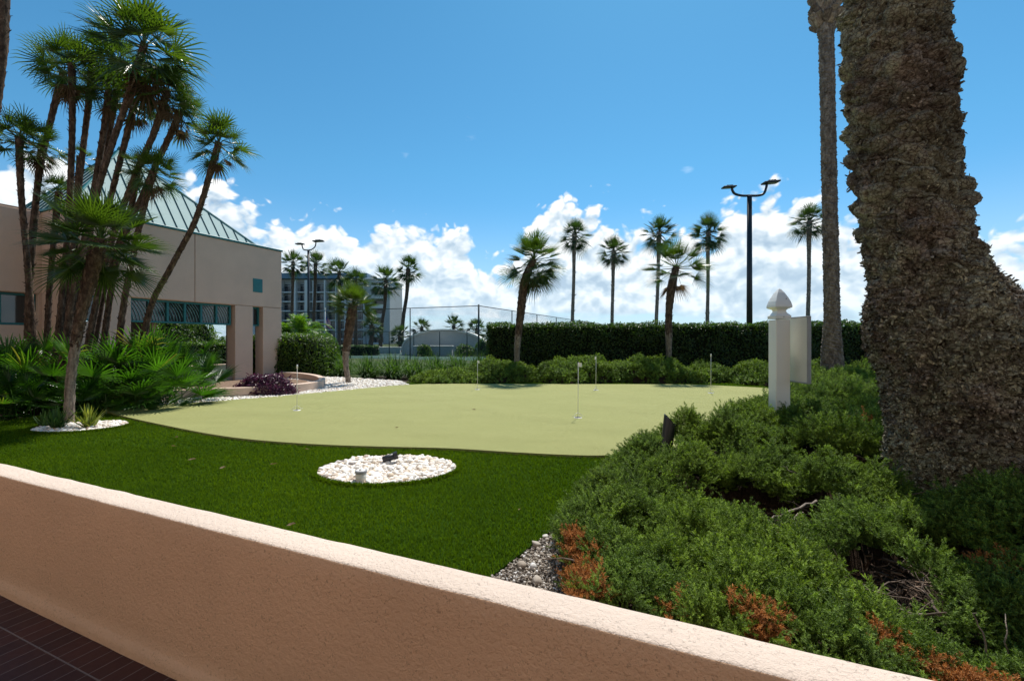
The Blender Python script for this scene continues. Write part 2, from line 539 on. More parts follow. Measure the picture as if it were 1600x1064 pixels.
def _bark():
    m, t, p, o = mat('date_palm_bark')
    g = geoco(t)
    a = t.noise(g, 5, 8, .68); b = t.noise(g, 26, 6, .72, .8); l = t.noise(g, 2.3, 5, .62); v = varat(t)
    c = t.ramp(b.outputs[0], [(.28, (.05, .038, .028)), (.42, (.20, .155, .115)), (.58, (.40, .33, .26)), (.8, (.60, .52, .43))])
    lich = t.m('MULTIPLY', t.step(t.m('ADD', l.outputs[0], t.m('MULTIPLY', a.outputs[0], .5)), .62, .80), t.step(b.outputs[0], .34, .55))
    c = t.mix(t.m('MULTIPLY', lich, .80), c, t.mix(a.outputs[0], (.36, .35, .21), (.60, .59, .43)))
    cr = t.vor(g, 38, 'DISTANCE_TO_EDGE', 1, .6)
    c = t.mix(t.step(cr.outputs['Distance'], .0, .10), t.mix(1.0, c, (.42, .38, .35), 'MULTIPLY'), c)
    c = t.mix(1.0, c, t.ramp(v, [(0, (.22, .20, .19)), (.45, (.95, 1.0, 1.06)), (1, (1.85, 1.9, 1.95))]), 'MULTIPLY')
    setp(t, p, c, .92, 0, .15, bump(t, t.m('ADD', b.outputs[0], t.m('MULTIPLY', cr.outputs['Distance'], .9)), 1, .05))
    return m
M['bark'] = _bark()
def _trunk(name, c0, c1, c2, sc=20):
    m, t, p, o = mat(name)
    mp = t.n('ShaderNodeMapping'); mp.inputs['Scale'].default_value = (1, 1, .45); t.put(mp.inputs[0], geoco(t))
    b = t.noise(mp.outputs[0], sc, 6, .7, .5); v = varat(t)
    c = t.ramp(b.outputs[0], [(.3, c0), (.5, c1), (.72, c2)])
    c = t.mix(1.0, c, t.ramp(v, [(0, (.55, .5, .5)), (.5, (1, 1, 1)), (1, (1.7, 1.6, 1.5))]), 'MULTIPLY')
    setp(t, p, c, .9, 0, .2, bump(t, b.outputs[0], 1, .02))
    return m
M['trunk_brown'] = _trunk('fibrous_trunk', (.020, .013, .010), (.085, .056, .040), (.20, .145, .105))
M['trunk_grey'] = _trunk('smooth_trunk', (.11, .085, .065), (.21, .17, .135), (.33, .28, .23), 30)
M['trunk_date'] = _trunk('date_trunk', (.06, .045, .035), (.21, .165, .13), (.42, .35, .29), 18)
M['fan'] = foliage('fan_leaf', (.022, .052, .008), (.10, .155, .024), .38, (1.7, 1.9, .5), .36, .5, dead=(.16, .115, .05))
M['fan_far'] = foliage('far_fan_leaf', (.020, .045, .012), (.07, .115, .03), .34, (1.5, 1.7, .6), .45, .45, dead=(.15, .11, .05))
M['thicket'] = foliage('shrub_fan_leaf', (.018, .055, .008), (.075, .17, .022), .42, (1.6, 2.0, .45), .36, .5, dead=(.20, .16, .06))
M['deadleaf'] = foliage('dead_leaf', (.07, .045, .022), (.20, .14, .08), .25, (1.3, 1.1, .8), .7, .2)
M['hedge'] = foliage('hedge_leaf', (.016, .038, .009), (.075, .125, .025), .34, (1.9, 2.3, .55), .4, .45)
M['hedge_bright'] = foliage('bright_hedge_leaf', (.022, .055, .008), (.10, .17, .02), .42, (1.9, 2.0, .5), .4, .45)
M['hedge_core'] = simple('hedge_core', (.006, .010, .004), .95, 0, .1)  # near-black filler, the shade between the leaves put into its colour
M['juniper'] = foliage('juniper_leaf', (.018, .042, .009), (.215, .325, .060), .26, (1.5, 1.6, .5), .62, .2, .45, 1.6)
M['juniper_dead'] = foliage('juniper_dead', (.13, .050, .018), (.46, .20, .06), .25, (1.3, 1.0, .6), .7, .2)
M['strap'] = foliage('strap_leaf', (.022, .06, .014), (.11, .19, .045), .30, (1.5, 1.7, .6), .55, .25, dead=(.25, .2, .09))
M['variegated'] = foliage('variegated_leaf', (.06, .11, .02), (.38, .40, .08), .35, (1.4, 1.5, .6), .4, .4)
M['purple'] = foliage('purple_leaf', (.035, .008, .026), (.14, .035, .085), .28, (1.6, .9, 1.3), .35, .5)
M['branch'] = simple('bare_branch', (.12, .09, .07), .9, 0, .2, .4, 30)
M['grey_branch'] = simple('grey_branch', (.20, .165, .135), .9, 0, .2, .35, 40, .6, 90)
M['areca'] = foliage('areca_leaf', (.04, .10, .012), (.16, .27, .03), .40, (1.5, 1.7, .5), .4, .45)

# ================================================================== SETTING
WN = np.array([.401, .916]); WD = np.array([-.916, .401])     # wall normal (away from camera), wall direction
def wallpt(s, perp, z=0.0):
    q = WN * perp + WD * s
    return Vector((q[0], q[1], z))
WALK_Z, CAP_Z, P0, P1 = -.55, .207, 1.40, 1.55

# --- ground, one sheet to the horizon
mb = MB(); mb.poly([(-2500, -300, -.07), (2500, -300, -.07), (2500, 3000, -.07), (-2500, 3000, -.07)], [(0, 1, 2, 3)])
# cut away under the walkway: the sheet starts behind the wall, the walkway side is lower
e0, e1 = wallpt(60, 1.47), wallpt(-60, 1.47)
mb = MB(); mb.poly([(e0.x, e0.y, -.07), (e1.x, e1.y, -.07), (2500, e1.y, -.07), (2500, 3000, -.07), (-2500, 3000, -.07), (-2500, e0.y, -.07)], [(0, 1, 2, 3, 4, 5)])
tag(build('ground', mb, M['ground']), kind='structure')

# --- brick walkway
def brick_mat():
    m, t, p, o = mat('walk_brick')
    g = t.n('ShaderNodeMapping', vector_type='POINT'); t.put(g.inputs[0], geoco(t))
    g.inputs['Rotation'].default_value = (0, 0, math.atan2(.916, .401) * -1)
    sep = t.n('ShaderNodeSeparateXYZ'); t.put(sep.inputs[0], g.outputs[0])
    # x runs across the walk (perp), y along the wall
    px = t.m('DIVIDE', t.m('ADD', sep.outputs[0], -1.22 + 40 * .2), .2); py = t.m('DIVIDE', t.m('ADD', sep.outputs[1], 40), .098)
    fx = t.m('ABSOLUTE', t.m('SUBTRACT', t.m('FRACT', px), .5)); fy = t.m('ABSOLUTE', t.m('SUBTRACT', t.m('FRACT', py), .5))
    gx = t.step(fx, .475, .487); gy = t.step(fy, .465, .485)
    gr = t.m('MAXIMUM', gx, gy)
    wn = t.n('ShaderNodeTexWhiteNoise', noise_dimensions='2D'); t.put(wn.inputs['Vector'], t.comb(t.m('FLOOR', px), t.m('FLOOR', py), 0))
    n = t.noise(geoco(t), 30, 6, .7)
    c = t.mix(wn.outputs[0], (.040, .010, .008), (.075, .020, .014))
    c = t.mix(t.m('MULTIPLY', n.outputs[0], .4), c, (.05, .018, .014))
    c = t.mix(gr, c, (.16, .13, .12))
    setp(t, p, c, t.m('MULTIPLY_ADD', n.outputs[0], .3, .4), 0, .4, bump(t, t.m('SUBTRACT', t.m('MULTIPLY', n.outputs[0], .2), gr), .6, .004))
    return m
M['brick'] = brick_mat()
a, b, c, d = wallpt(14, 1.39), wallpt(-12, 1.39), wallpt(-12, -8), wallpt(14, -8)
mb = MB(); mb.poly([(q.x, q.y, WALK_Z) for q in (a, b, c, d)], [(0, 1, 2, 3)])
tag(build('walkway', mb, M['brick']), kind='structure')

# --- low stucco wall along the walkway, swept profile with slightly wavy edges
def low_wall():
    prof = [(P0 - .028, WALK_Z - .02), (P0 - .028, WALK_Z + .035), (P0 - .020, WALK_Z + .055), (P0 - .006, WALK_Z + .065)]
    prof += [(P0, WALK_Z + .075 + k * .06) for k in range(11)]
    prof += [(P0, CAP_Z - .012), (P0 + .003, CAP_Z - .004), (P0 + .011, CAP_Z), (P0 + .05, CAP_Z + .001), (P0 + .10, CAP_Z + .001), (P1 - .011, CAP_Z), (P1 - .003, CAP_Z - .004), (P1, CAP_Z - .012), (P1, -.2)]
    ns = 700; s = np.linspace(9.5, -8, ns)
    pr = np.array(prof)
    S, I = np.meshgrid(s, np.arange(len(pr)), indexing='ij')
    perp = pr[I, 0]; z = pr[I, 1]
    n = fbm(np.stack([S.ravel() * 5, perp.ravel() * 9, z.ravel() * 9], 1), 4).reshape(S.shape)
    n2 = fbm(np.stack([S.ravel() * 1.1, perp.ravel() * 3 + 9, z.ravel() * 3], 1), 2).reshape(S.shape)
    perp = perp + n * .0035 + n2 * .003; z = z + n * .0022 * (pr[I, 1] > 0) + n2 * .002
    P = np.stack([WN[0] * perp + WD[0] * S, WN[1] * perp + WD[1] * S, z], -1)
    k = len(pr)
    i, j = np.meshgrid(np.arange(ns - 1), np.arange(k - 1), indexing='ij')
    A = (i * k + j).ravel()
    Q = np.stack([A, A + 1, A + k + 1, A + k], 1)[:, ::-1]
    capf = (j.ravel() >= 16)
    mb = MB(); mb.add(P.reshape(-1, 3), Q, mi=0, sm=1)
    mb.mi = [capf.astype(int)]
    return tag(build('low_wall', mb, [M['stucco'], M['cap']]), 'low pink stucco wall with sunlit flat top along the brick walkway', 'wall')
low_wall()

# --- lawn, putting green, beds
GREEN = [gp(*q) for q in [(160, 637), (176, 645), (210, 654), (262, 665), (330, 678), (400, 687), (500, 694), (600, 697.5), (700, 700), (800, 706), (880, 710), (950, 711)]]
GREEN += [Vector(q) for q in [(1.9, 4.5, 0), (3.1, 5.3, 0), (4.3, 6.6, 0), (5.3, 8.0, 0), (5.9, 9.3, 0), (6.05, 10.3, 0)]]
GREEN += [gp(*q) for q in [(1150, 603.5), (1060, 600.5), (900, 600), (740, 599.6), (680, 599.5), (620, 602), (520, 611), (420, 620), (300, 629), (215, 633.5)]]
GREEN_S = [(v.x, v.y) for v in smooth_poly(GREEN, 6)]
LAWN = [tuple(wallpt(9.0, P1 + .01))[:2], (-.34, 1.84)]
LAWN += [(gp(*q).x, gp(*q).y) for q in [(765, 892), (812, 857), (862, 820), (930, 790), (1000, 745)]]
LAWN += [(1.9, 4.2), (3.4, 5.0), (5.0, 6.4), (6.6, 8.4), (7.3, 10.4)]
LAWN += [(gp(*q).x, gp(*q).y) for q in [(1140, 597), (900, 596), (740, 595), (660, 596), (612, 598.6), (604, 603), (520, 610), (420, 619), (300, 627.5), (215, 631), (180, 634), (90, 643), (0, 656)]]
LAWN += [(-9.5, 7.2), (-12, 7.5)]
PEB = (-1.085, 3.99, .60, .46)
PEB2 = (-5.60, 5.92, .52, .42)
def in_ell(x, y, e, g=0): return ((x - e[0]) / (e[2] + g)) ** 2 + ((y - e[1]) / (e[3] + g)) ** 2 < 1

mb = MB(); mb.prism(LAWN, -.068, -.030)
tag(build('lawn', mb, M['turf_base']), kind='structure')
mb = MB(); mb.prism(GREEN_S, -.028, 0.0)
tag(build('putting_green', mb, M['green']), kind='structure')
BED = [(gp(*q).x, gp(*q).y) for q in [(250, 634), (300, 629.5), (420, 621), (520, 612), (600, 604), (640, 600), (625, 594), (560, 590), (470, 586), (420, 586), (330, 600), (250, 610)]]
mb = MB(); mb.poly([(x, y, -.045) for x, y in BED], [tuple(range(len(BED)))[::-1]])
tag(build('pebble_strip', mb, M['pebble']), kind='structure')
GRAV = [(-.40, 1.86), tuple(wallpt(-.9, P1))[:2], (.9, 2.2), (1.0, 3.0)] + [(gp(*q).x, gp(*q).y) for q in [(930, 790), (862, 820), (812, 857), (765, 892)]]
mb = MB(); mb.poly([(x, y, -.052) for x, y in GRAV], [tuple(range(len(GRAV)))])
tag(build('gravel_bed', mb, M['gravel']), kind='structure')
PLANT_S = [(gp(*q).x, gp(*q).y) for q in [(180, 624), (300, 618), (380, 615), (440, 611), (478, 607), (497, 603), (499, 600), (490, 596), (470, 592.5), (440, 590), (400, 584), (250, 592)]]
M['planter_soil'] = simple('planter_soil', (.20, .135, .095), .95, 0, .1, .3, 20, .6, 50)
mb = MB(); mb.poly([(x, y, -.012) for x, y in PLANT_S], [tuple(range(len(PLANT_S)))[::-1]])
tag(build('planter_ground', mb, M['planter_soil']), kind='structure')
# planting soil under the junipers and the palm thicket
for nm, P in (('juniper_soil', [(.25, 1.45), (.45, 2.5), (.8, 3.3), (1.1, 4.1), (2.2, 4.8), (3.4, 6), (4.8, 7.6), (6.1, 9.2), (6.4, 10.8), (6, 12), (-3.5, 12.0), (-4.6, 13.6), (-4, 16), (22, 17), (22, 9), (9, .5), (6, -1.2), (1, 1.12)]),
              ('thicket_soil', [(-12, 6.6), (-8.2, 6.9), (-6.5, 7.2), (-5.2, 8.6), (-6.4, 11.4), (-10.8, 9.2), (-14, 9)])):
    mb = MB(); mb.poly([(x, y, -.061) for x, y in P], [tuple(range(len(P)))])
    tag(build(nm, mb, M['soil']), kind='structure')

# turf blades
def turf():
    pr = V3 = np.array([(-.0022, 0, 0), (.0022, 0, 0), (.0016, .004, .6), (-.0016, .004, .6), (0, .011, 1.0)], float)
    fs_q = np.array([(0, 1, 2, 2)])  # unused
    T = np.array([(0, 1, 2), (0, 2, 3), (3, 2, 4)])
    pos = []
    for (y0, y1, dens, x0, x1) in ((1.5, 2.6, 13000, -4.5, 1), (2.6, 3.6, 10500, -6, 1.3), (3.6, 4.8, 7000, -7.5, 2.0), (4.8, 6.2, 3600, -9, 4.0), (6.2, 7.8, 2200, -10.5, 5.5), (7.8, 12.5, 900, -5.5, 7.5)):
        n = int((y1 - y0) * (x1 - x0) * dens)
        x = rng.uniform(x0, x1, n); y = rng.uniform(y0, y1, n)
        k = inside(x, y, LAWN) & ~inside(x, y, GREEN_S) & ~in_ell(x, y, PEB) & ~in_ell(x, y, PEB2)
        k &= np.abs(x) < y * 1.2 + .5
        pos.append(np.stack([x[k], y[k], np.full(k.sum(), -.03), np.full(k.sum(), max(1, (y0 + y1) / 6.2))], 1))
    P = np.concatenate(pos); n = len(P)
    for e_ in (PEB, PEB2):
        th = rng.uniform(0, 2 * math.pi, 9000); g_ = rng.uniform(.004, .035, 9000)
        P = np.concatenate([P, np.stack([e_[0] + (e_[2] + g_) * np.cos(th), e_[1] + (e_[3] + g_) * np.sin(th), np.full(9000, -.03), np.full(9000, 1.3)], 1)])
    hadd = np.r_[np.zeros(n), np.full(18000, .012)]; n = len(P)
    ang = rng.uniform(0, 2 * math.pi, n); til = rng.normal(0, .48, n)
    fl = fbm(np.stack([P[:, 0] * 1.2, P[:, 1] * 1.2, np.zeros(n)], 1), 3)
    ca, sa = np.cos(ang), np.sin(ang)
    up = np.stack([til * sa + fl * .25, til * ca + .10, np.ones(n)], 1); up /= np.linalg.norm(up, axis=1, keepdims=True)
    side = np.stack([ca, sa, np.zeros(n)], 1); fw = np.cross(up, side); fw /= np.linalg.norm(fw, axis=1, keepdims=True); side = np.cross(fw, up)
    R = np.stack([side, fw, up], -1)
    h = rng.uniform(.018, .030, n) + hadd
    sc = np.stack([P[:, 3] * 1.0, np.ones(n), h], 1)
    mb = MB(); scatter(mb, (V3, T), P[:, :3], R, sc, np.clip(rng.normal(.5 + fl * .3, .17, n), 0, 1))
    print('turf blades', n)
    tag(build('turf_grass', mb, M['turf']), 'dark green artificial turf around the putting green', 'turf', kind='stuff')
turf()

# stones
def stone_protos(k=6, sub=1, flat=.62):
    out = []
    V, Fa = ico(sub)
    for i in range(k):
        W_ = V * np.array([1, rng.uniform(.65, .95), flat * rng.uniform(.8, 1.15)])
        W_ = W_ * (1 + .22 * fbm(V * 1.3 + i * 9.1, 2)[:, None] * 2)
        out.append((W_, Fa))
    return out
SP = stone_protos(); SP_R = stone_protos(5, 2)
def stones(mb, x, y, z, size, tilt=.35, protos=None, smooth=1, var=None):
    n = len(x); protos = protos or SP
    a = rng.uniform(0, 2 * math.pi, n); up = np.stack([rng.normal(0, tilt, n), rng.normal(0, tilt, n), np.ones(n)], 1)
    up /= np.linalg.norm(up, axis=1, keepdims=True)
    fw = np.stack([np.cos(a), np.sin(a), np.zeros(n)], 1)
    sd = np.cross(fw, up); sd /= np.linalg.norm(sd, axis=1, keepdims=True); fw = np.cross(up, sd)
    R = np.stack([sd, fw, up], -1); v = rng.random(n) if var is None else var; w = rng.integers(0, len(protos), n)
    for k, p in enumerate(protos):
        q = w == k
        scatter(mb, p, np.stack([x, y, z], 1)[q], R[q], size[q], v[q], sm=smooth)

def pebble_circle(e, n, name, label, s0=.020):
    mb = MB()
    mb.poly([(e[0] + e[2] * math.cos(t), e[1] + e[3] * math.sin(t), -.024) for t in np.linspace(0, 2 * math.pi, 40)[:-1]], [tuple(range(39))], var=.2)
    r = np.sqrt(rng.random(n)) * .97; t = rng.random(n) * 2 * math.pi
    x = e[0] + e[2] * r * np.cos(t); y = e[1] + e[3] * r * np.sin(t)
    s = np.clip(rng.lognormal(math.log(s0), .28, n), .010, .034)
    z = -.028 + s * .25 + rng.random(n) * .016 * (1 - r ** 4)
    stones(mb, x, y, z, s, .45, SP_R)
    tag(build(name, mb, M['pebble']), label, 'pebbles', kind='stuff')
pebble_circle(PEB, 1900, 'pebbles', 'white pebbles filling the round bed in the dark turf')
pebble_circle(PEB2, 1100, 'pebbles', 'white pebbles in the small round bed at the foot of the leaning fan palm')
def scatter_poly(poly, dens, margin=None):
    P = np.array(poly); a, b = P.min(0), P.max(0); n = int((b - a).prod() * dens)
    x = rng.uniform(a[0], b[0], n); y = rng.uniform(a[1], b[1], n); k = inside(x, y, poly)
    return x[k], y[k]
x, y = scatter_poly(BED, 750)
PLANT_IN = [(gp(*q).x, gp(*q).y) for q in [(180, 624), (300, 617), (380, 614.5), (440, 610.5), (478, 606.5), (495, 603), (497, 599.5), (490, 596.5), (470, 593), (440, 590.5), (400, 584), (250, 592)]]
k_ = ~inside(x, y, PLANT_IN); x, y = x[k_], y[k_]
mb = MB(); s = rng.uniform(.018, .036, len(x)); stones(mb, x, y, -.035 + rng.random(len(x)) * .02, s, .4)
tag(build('pebbles', mb, M['pebble']), 'strip of white pebbles between the putting green and the curved planter wall', 'pebbles', kind='stuff')
x, y = scatter_poly(GRAV, 15000)
mb = MB(); n = len(x); s = np.clip(rng.lognormal(math.log(.0065), .35, n), .003, .017); stones(mb, x, y, -.050 + rng.random(n) * .016, s, .6)
tag(build('gravel', mb, M['gravel']), 'small grey gravel in the gap between the turf, the low wall and the junipers', 'gravel', kind='stuff')
for i, (px, py, sz, v) in enumerate([(852, 838, .022, .9), (838, 850, .03, .75), (815, 882, .028, .6), (833, 885, .022, .95), (840, 906, .026, .7), (888, 838, .03, .97)]):
    mb = MB(); q = gp(px, py, -.03)
    stones(mb, np.array([q.x]), np.array([q.y]), np.array([-.03]), np.array([sz]), .4, SP_R, var=np.array([v]))
    lab = ['pale wedge-shaped stone nearest the turf edge on the gravel', 'grey stone beside the pale wedge-shaped stone on the gravel', 'darker stone in the gravel at its left end by the turf',
           'pale stone just right of the darker stone in the gravel', 'smooth grey stone in the gravel close to the low wall', 'white stone caught in the rusty dead juniper by the gravel'][i]
    tag(build('stone', mb, M['gravel']), lab, 'stone', 'loose stones lying on the gravel')

# leaf litter on the turf
LEAFL = ['small dry leaf at the edge of the putting green left of the round pebble bed', 'small pale leaf on the dark turf right of the small pebble bed', 'small dry leaf just below the pale one near the small pebble bed',
         'dry leaf on open turf midway between the two pebble beds', 'dry leaf on the turf closest to the left end of the round pebble bed', 'dry leaf nearest the low wall, below the round pebble bed', 'dry leaf on the turf left of the midway one',
         'pale fleck of leaf on the turf toward the gravel corner', 'dark leaf speck on the light putting surface nearest the far flags', 'dark leaf speck on the light putting surface just above the round pebble bed']
for i, (px, py) in enumerate([(480, 702), (276, 683), (272, 697), (348, 731), (428, 725), (455, 820), (300, 718), (812, 796), (740, 640), (620, 668)]):
    q = gp(px, py, .012); a = rnd.random() * 6.28; L = .022 + .015 * rnd.random()
    c, s_ = math.cos(a), math.sin(a)
    P = [(-1, 0, .002), (-.3, .35, .010), (.5, .28, .012), (1, 0, .004), (.5, -.28, .010), (-.3, -.35, .002), (0, 0, .001)]
    mb = MB(); mb.poly([(q.x + L * (u * c - v * s_), q.y + L * (u * s_ + v * c), q.z + w) for u, v, w in P], [(0, 6, 1), (1, 6, 2), (2, 6, 3), (3, 6, 4), (4, 6, 5), (5, 6, 0)], var=.9)
    tag(build('fallen_leaf', mb, M['deadleaf']), LEAFL[i], 'leaf', 'dry leaves fallen on the turf')

# ================================================================== PUTTING GREEN FLAGS
def pin_flag(px, py, ptop, label, flagw=0.0, side=1, twist=0.0):
    q = gp(px, py); H = CAMZ + (532 - ptop) / F * q.y
    t = empty('pin_flag', q, label, 'golf flag', 'practice flags on the putting green')
    mb = MB()
    n = 20
    ring = lambda r, z: [(q.x + r * math.cos(2 * math.pi * k / n), q.y + r * math.sin(2 * math.pi * k / n), z) for k in range(n)]
    V = ring(.058, .002) + ring(.050, .008) + ring(.048, .0025)
    mb.add(V, [(a * n + k, a * n + (k + 1) % n, (a + 1) * n + (k + 1) % n, (a + 1) * n + k) for a in (0, 1) for k in range(n)])
    build('cup_rim', mb, M['white'], t)
    mb = MB(); mb.poly(ring(.048, .0024), [tuple(range(n))]); build('cup', mb, M['black'], t)  # flat black disc painted for the shade inside the hole
    mb = MB(); mb.tube([q + Vector((0, 0, .0)), q + Vector((.003, 0, H * .5)), q + Vector((.004, 0, H))], [.0048, .0042, .0040], 8)
    build('pole', mb, M['white'], t)
    mb = MB()
    for sgn in (-1, 1):
        d = Vector((math.cos(twist), math.sin(twist), 0)) * sgn
        mb.tube([q + Vector((0, 0, .075)), q + d * .035 + Vector((0, 0, .055)), q + d * .055 + Vector((0, 0, .03)), q + d * .085 + Vector((0, 0, .022))], .0032, 6)
    build('ball_lifter', mb, M['white'], t)
    if flagw:
        V = []; F_ = []
        for i in range(7):
            u = i / 6
            for k, w in enumerate((0, .5, 1)):
                V.append((q.x + .004 + side * u * flagw, q.y + .006 * math.sin(u * 7 + w), H - .005 - w * .058 - .006 * u))
        F_ = [(i * 3 + k, i * 3 + k + 1, i * 3 + k + 4, i * 3 + k + 3) for i in range(6) for k in (0, 1)]
        mb = MB(); mb.add(V, F_, sm=1); build('flag', mb, M['white'], t)
    else:
        mb = MB(); mb.tube([(q.x + .004, q.y, H - .055), (q.x + .004, q.y, H - .050), (q.x + .004, q.y, H - .005), (q.x + .004, q.y, H)], [.007, .012, .012, .008], 10)
        build('flag_roll', mb, M['white'], t)
pin_flag(464, 641, 570, 'golf pin nearest the purple plant, with a rolled white top', twist=.5)
pin_flag(903, 652.5, 566, 'nearest golf pin, with a small square white flag', .052, 1, .3)
pin_flag(931, 609.5, 557, 'golf pin far out on the green just right of the square-flagged one', .03, -1, .9)
pin_flag(1110.5, 614, 553, 'golf pin nearest the white gate post, with a bare rolled top', twist=-.6)
pin_flag(746, 608.5, 563, 'golf pin in front of the chain link corner post', .04, 1, .2)

# ================================================================== LOW SUNKEN FITTINGS IN THE PEBBLES
def spot_in_pebbles():
    q = gp(608, 722, .0)
    t = empty('ground_spotlight', q, 'black ground spotlight lying among the white pebbles of the round bed', 'spotlight')
    d = Vector((.88, .35, .22)).normalized()
    mb = MB(); c = q + Vector((-.055, -.02, .028))
    mb.tube([c, c + d * .01, c + d * .10, c + d * .105], [.020, .027, .030, .024], 14); build('housing', mb, M['black'], t)
    mb = MB(); mb.tube([c + d * .10, c + d * .135], [.034, .037], 14, cap=False)
    mb.tube([c + d * .104, c + d * .106], [.029, .029], 14); build('shroud', mb, M['black'], t)
    mb = MB(); mb.box(q + Vector((.0, .0, .01)), (.03, .02, .05), bev=.004); build('bracket', mb, M['black'], t)
spot_in_pebbles()
def pvc_cap():
    q = gp(564, 748, .0)
    t = empty('drain_cleanout', q, 'round off-white drain fitting standing in the front of the pebble bed', 'drain fitting')
    mb = MB(); mb.tube([q + Vector((0, 0, -.02)), q + Vector((0, 0, .048))], [.042, .042], 24); build('pipe', mb, M['panel'], t)
    mb = MB(); mb.tube([q + Vector((0, 0, .048)), q + Vector((0, 0, .066)), q + Vector((0, 0, .07))], [.047, .047, .043], 24); build('cap', mb, M['panel_edge'], t)
    mb = MB(); mb.tube([q + Vector((0, 0, .0705)), q + Vector((0, 0, .0725))], [.036, .034], 24)
    mb.box(q + Vector((0, 0, .079)), (.018, .040, .012), bev=.003); build('plug', mb, M['white'], t)
pvc_cap()

# unseen pink building, added behind the camera to bounce warm light
M['ceiling0'] = simple('canopy_soffit', (.30, .24, .20), .9)
def add_bounce_building():
    t = empty('bounce_building', wallpt(0, -6, WALK_Z), 'added unseen pink building behind the walkway, bouncing warm light onto the low wall', 'building')
    Rw = np.array([[WD[0], WN[0], 0], [WD[1], WN[1], 0], [0, 0, 1]])
    mb = MB()
    mb.box(wallpt(0, -7.5, 4.0), (34, 8, 9.1), Rw, bev=.02)
    build('wall', mb, simple('bounce_stucco', (.57, .44, .345), .9), t)
    mb = MB(); mb.box(wallpt(0, -7.5, 8.7), (34.6, 8.6, .25), Rw, bev=.02); build('roof', mb, M['cap'], t)
    for k in range(-4, 5):
        mb = MB(); mb.box(wallpt(k * 3.6, -3.49, 1.0), (1.6, .06, 2.0), Rw, bev=.01); w = build('window', mb, M['teal'], t)
        mb = MB(); mb.box(wallpt(k * 3.6, -3.455, 1.0), (1.4, .03, 1.8), Rw); build('pane', mb, M['black'], w)
add_bounce_building()

# ================================================================== PINK BUILDING
BO = np.array([-7.19, 14.2]); BU = np.array([-.401, -.916]); BV = np.array([-.916, .401])
RB = np.array([[BU[0], BV[0], 0], [BU[1], BV[1], 0], [0, 0, 1]])
def Bp(t, s, z=0.0):
    q = BO + BU * t + BV * s
    return Vector((q[0], q[1], z))
def bbox_(mb, t0, t1, s0, s1, z0, z1, mi=0, bev=.006):
    return mb.box(Bp((t0 + t1) / 2, (s0 + s1) / 2, (z0 + z1) / 2), (t1 - t0, s1 - s0, z1 - z0), RB, mi, bev)
TW, ZG, ZT, ZW = 5.21, 2.10, 3.86, 1.53

def M_glass():
    m, t, p, o = mat('dark_glass')
    setp(t, p, (.02, .03, .033), .06, 0, .8)
    return m
M['glass'] = M_glass()
def M_roofpane():
    m, t, p, o = mat('roof_panel')
    n = t.noise(geoco(t), 3, 4)
    setp(t, p, t.mix(n.outputs[0], (.40, .50, .48), (.46, .56, .53)), .85, 0, .08)
    return m
M['roofpane'] = M_roofpane()
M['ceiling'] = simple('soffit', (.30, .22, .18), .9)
M['inner'] = simple('shaded_wall', (.36, .26, .20), .9)  # building stucco made darker, the interior shade put into its colour

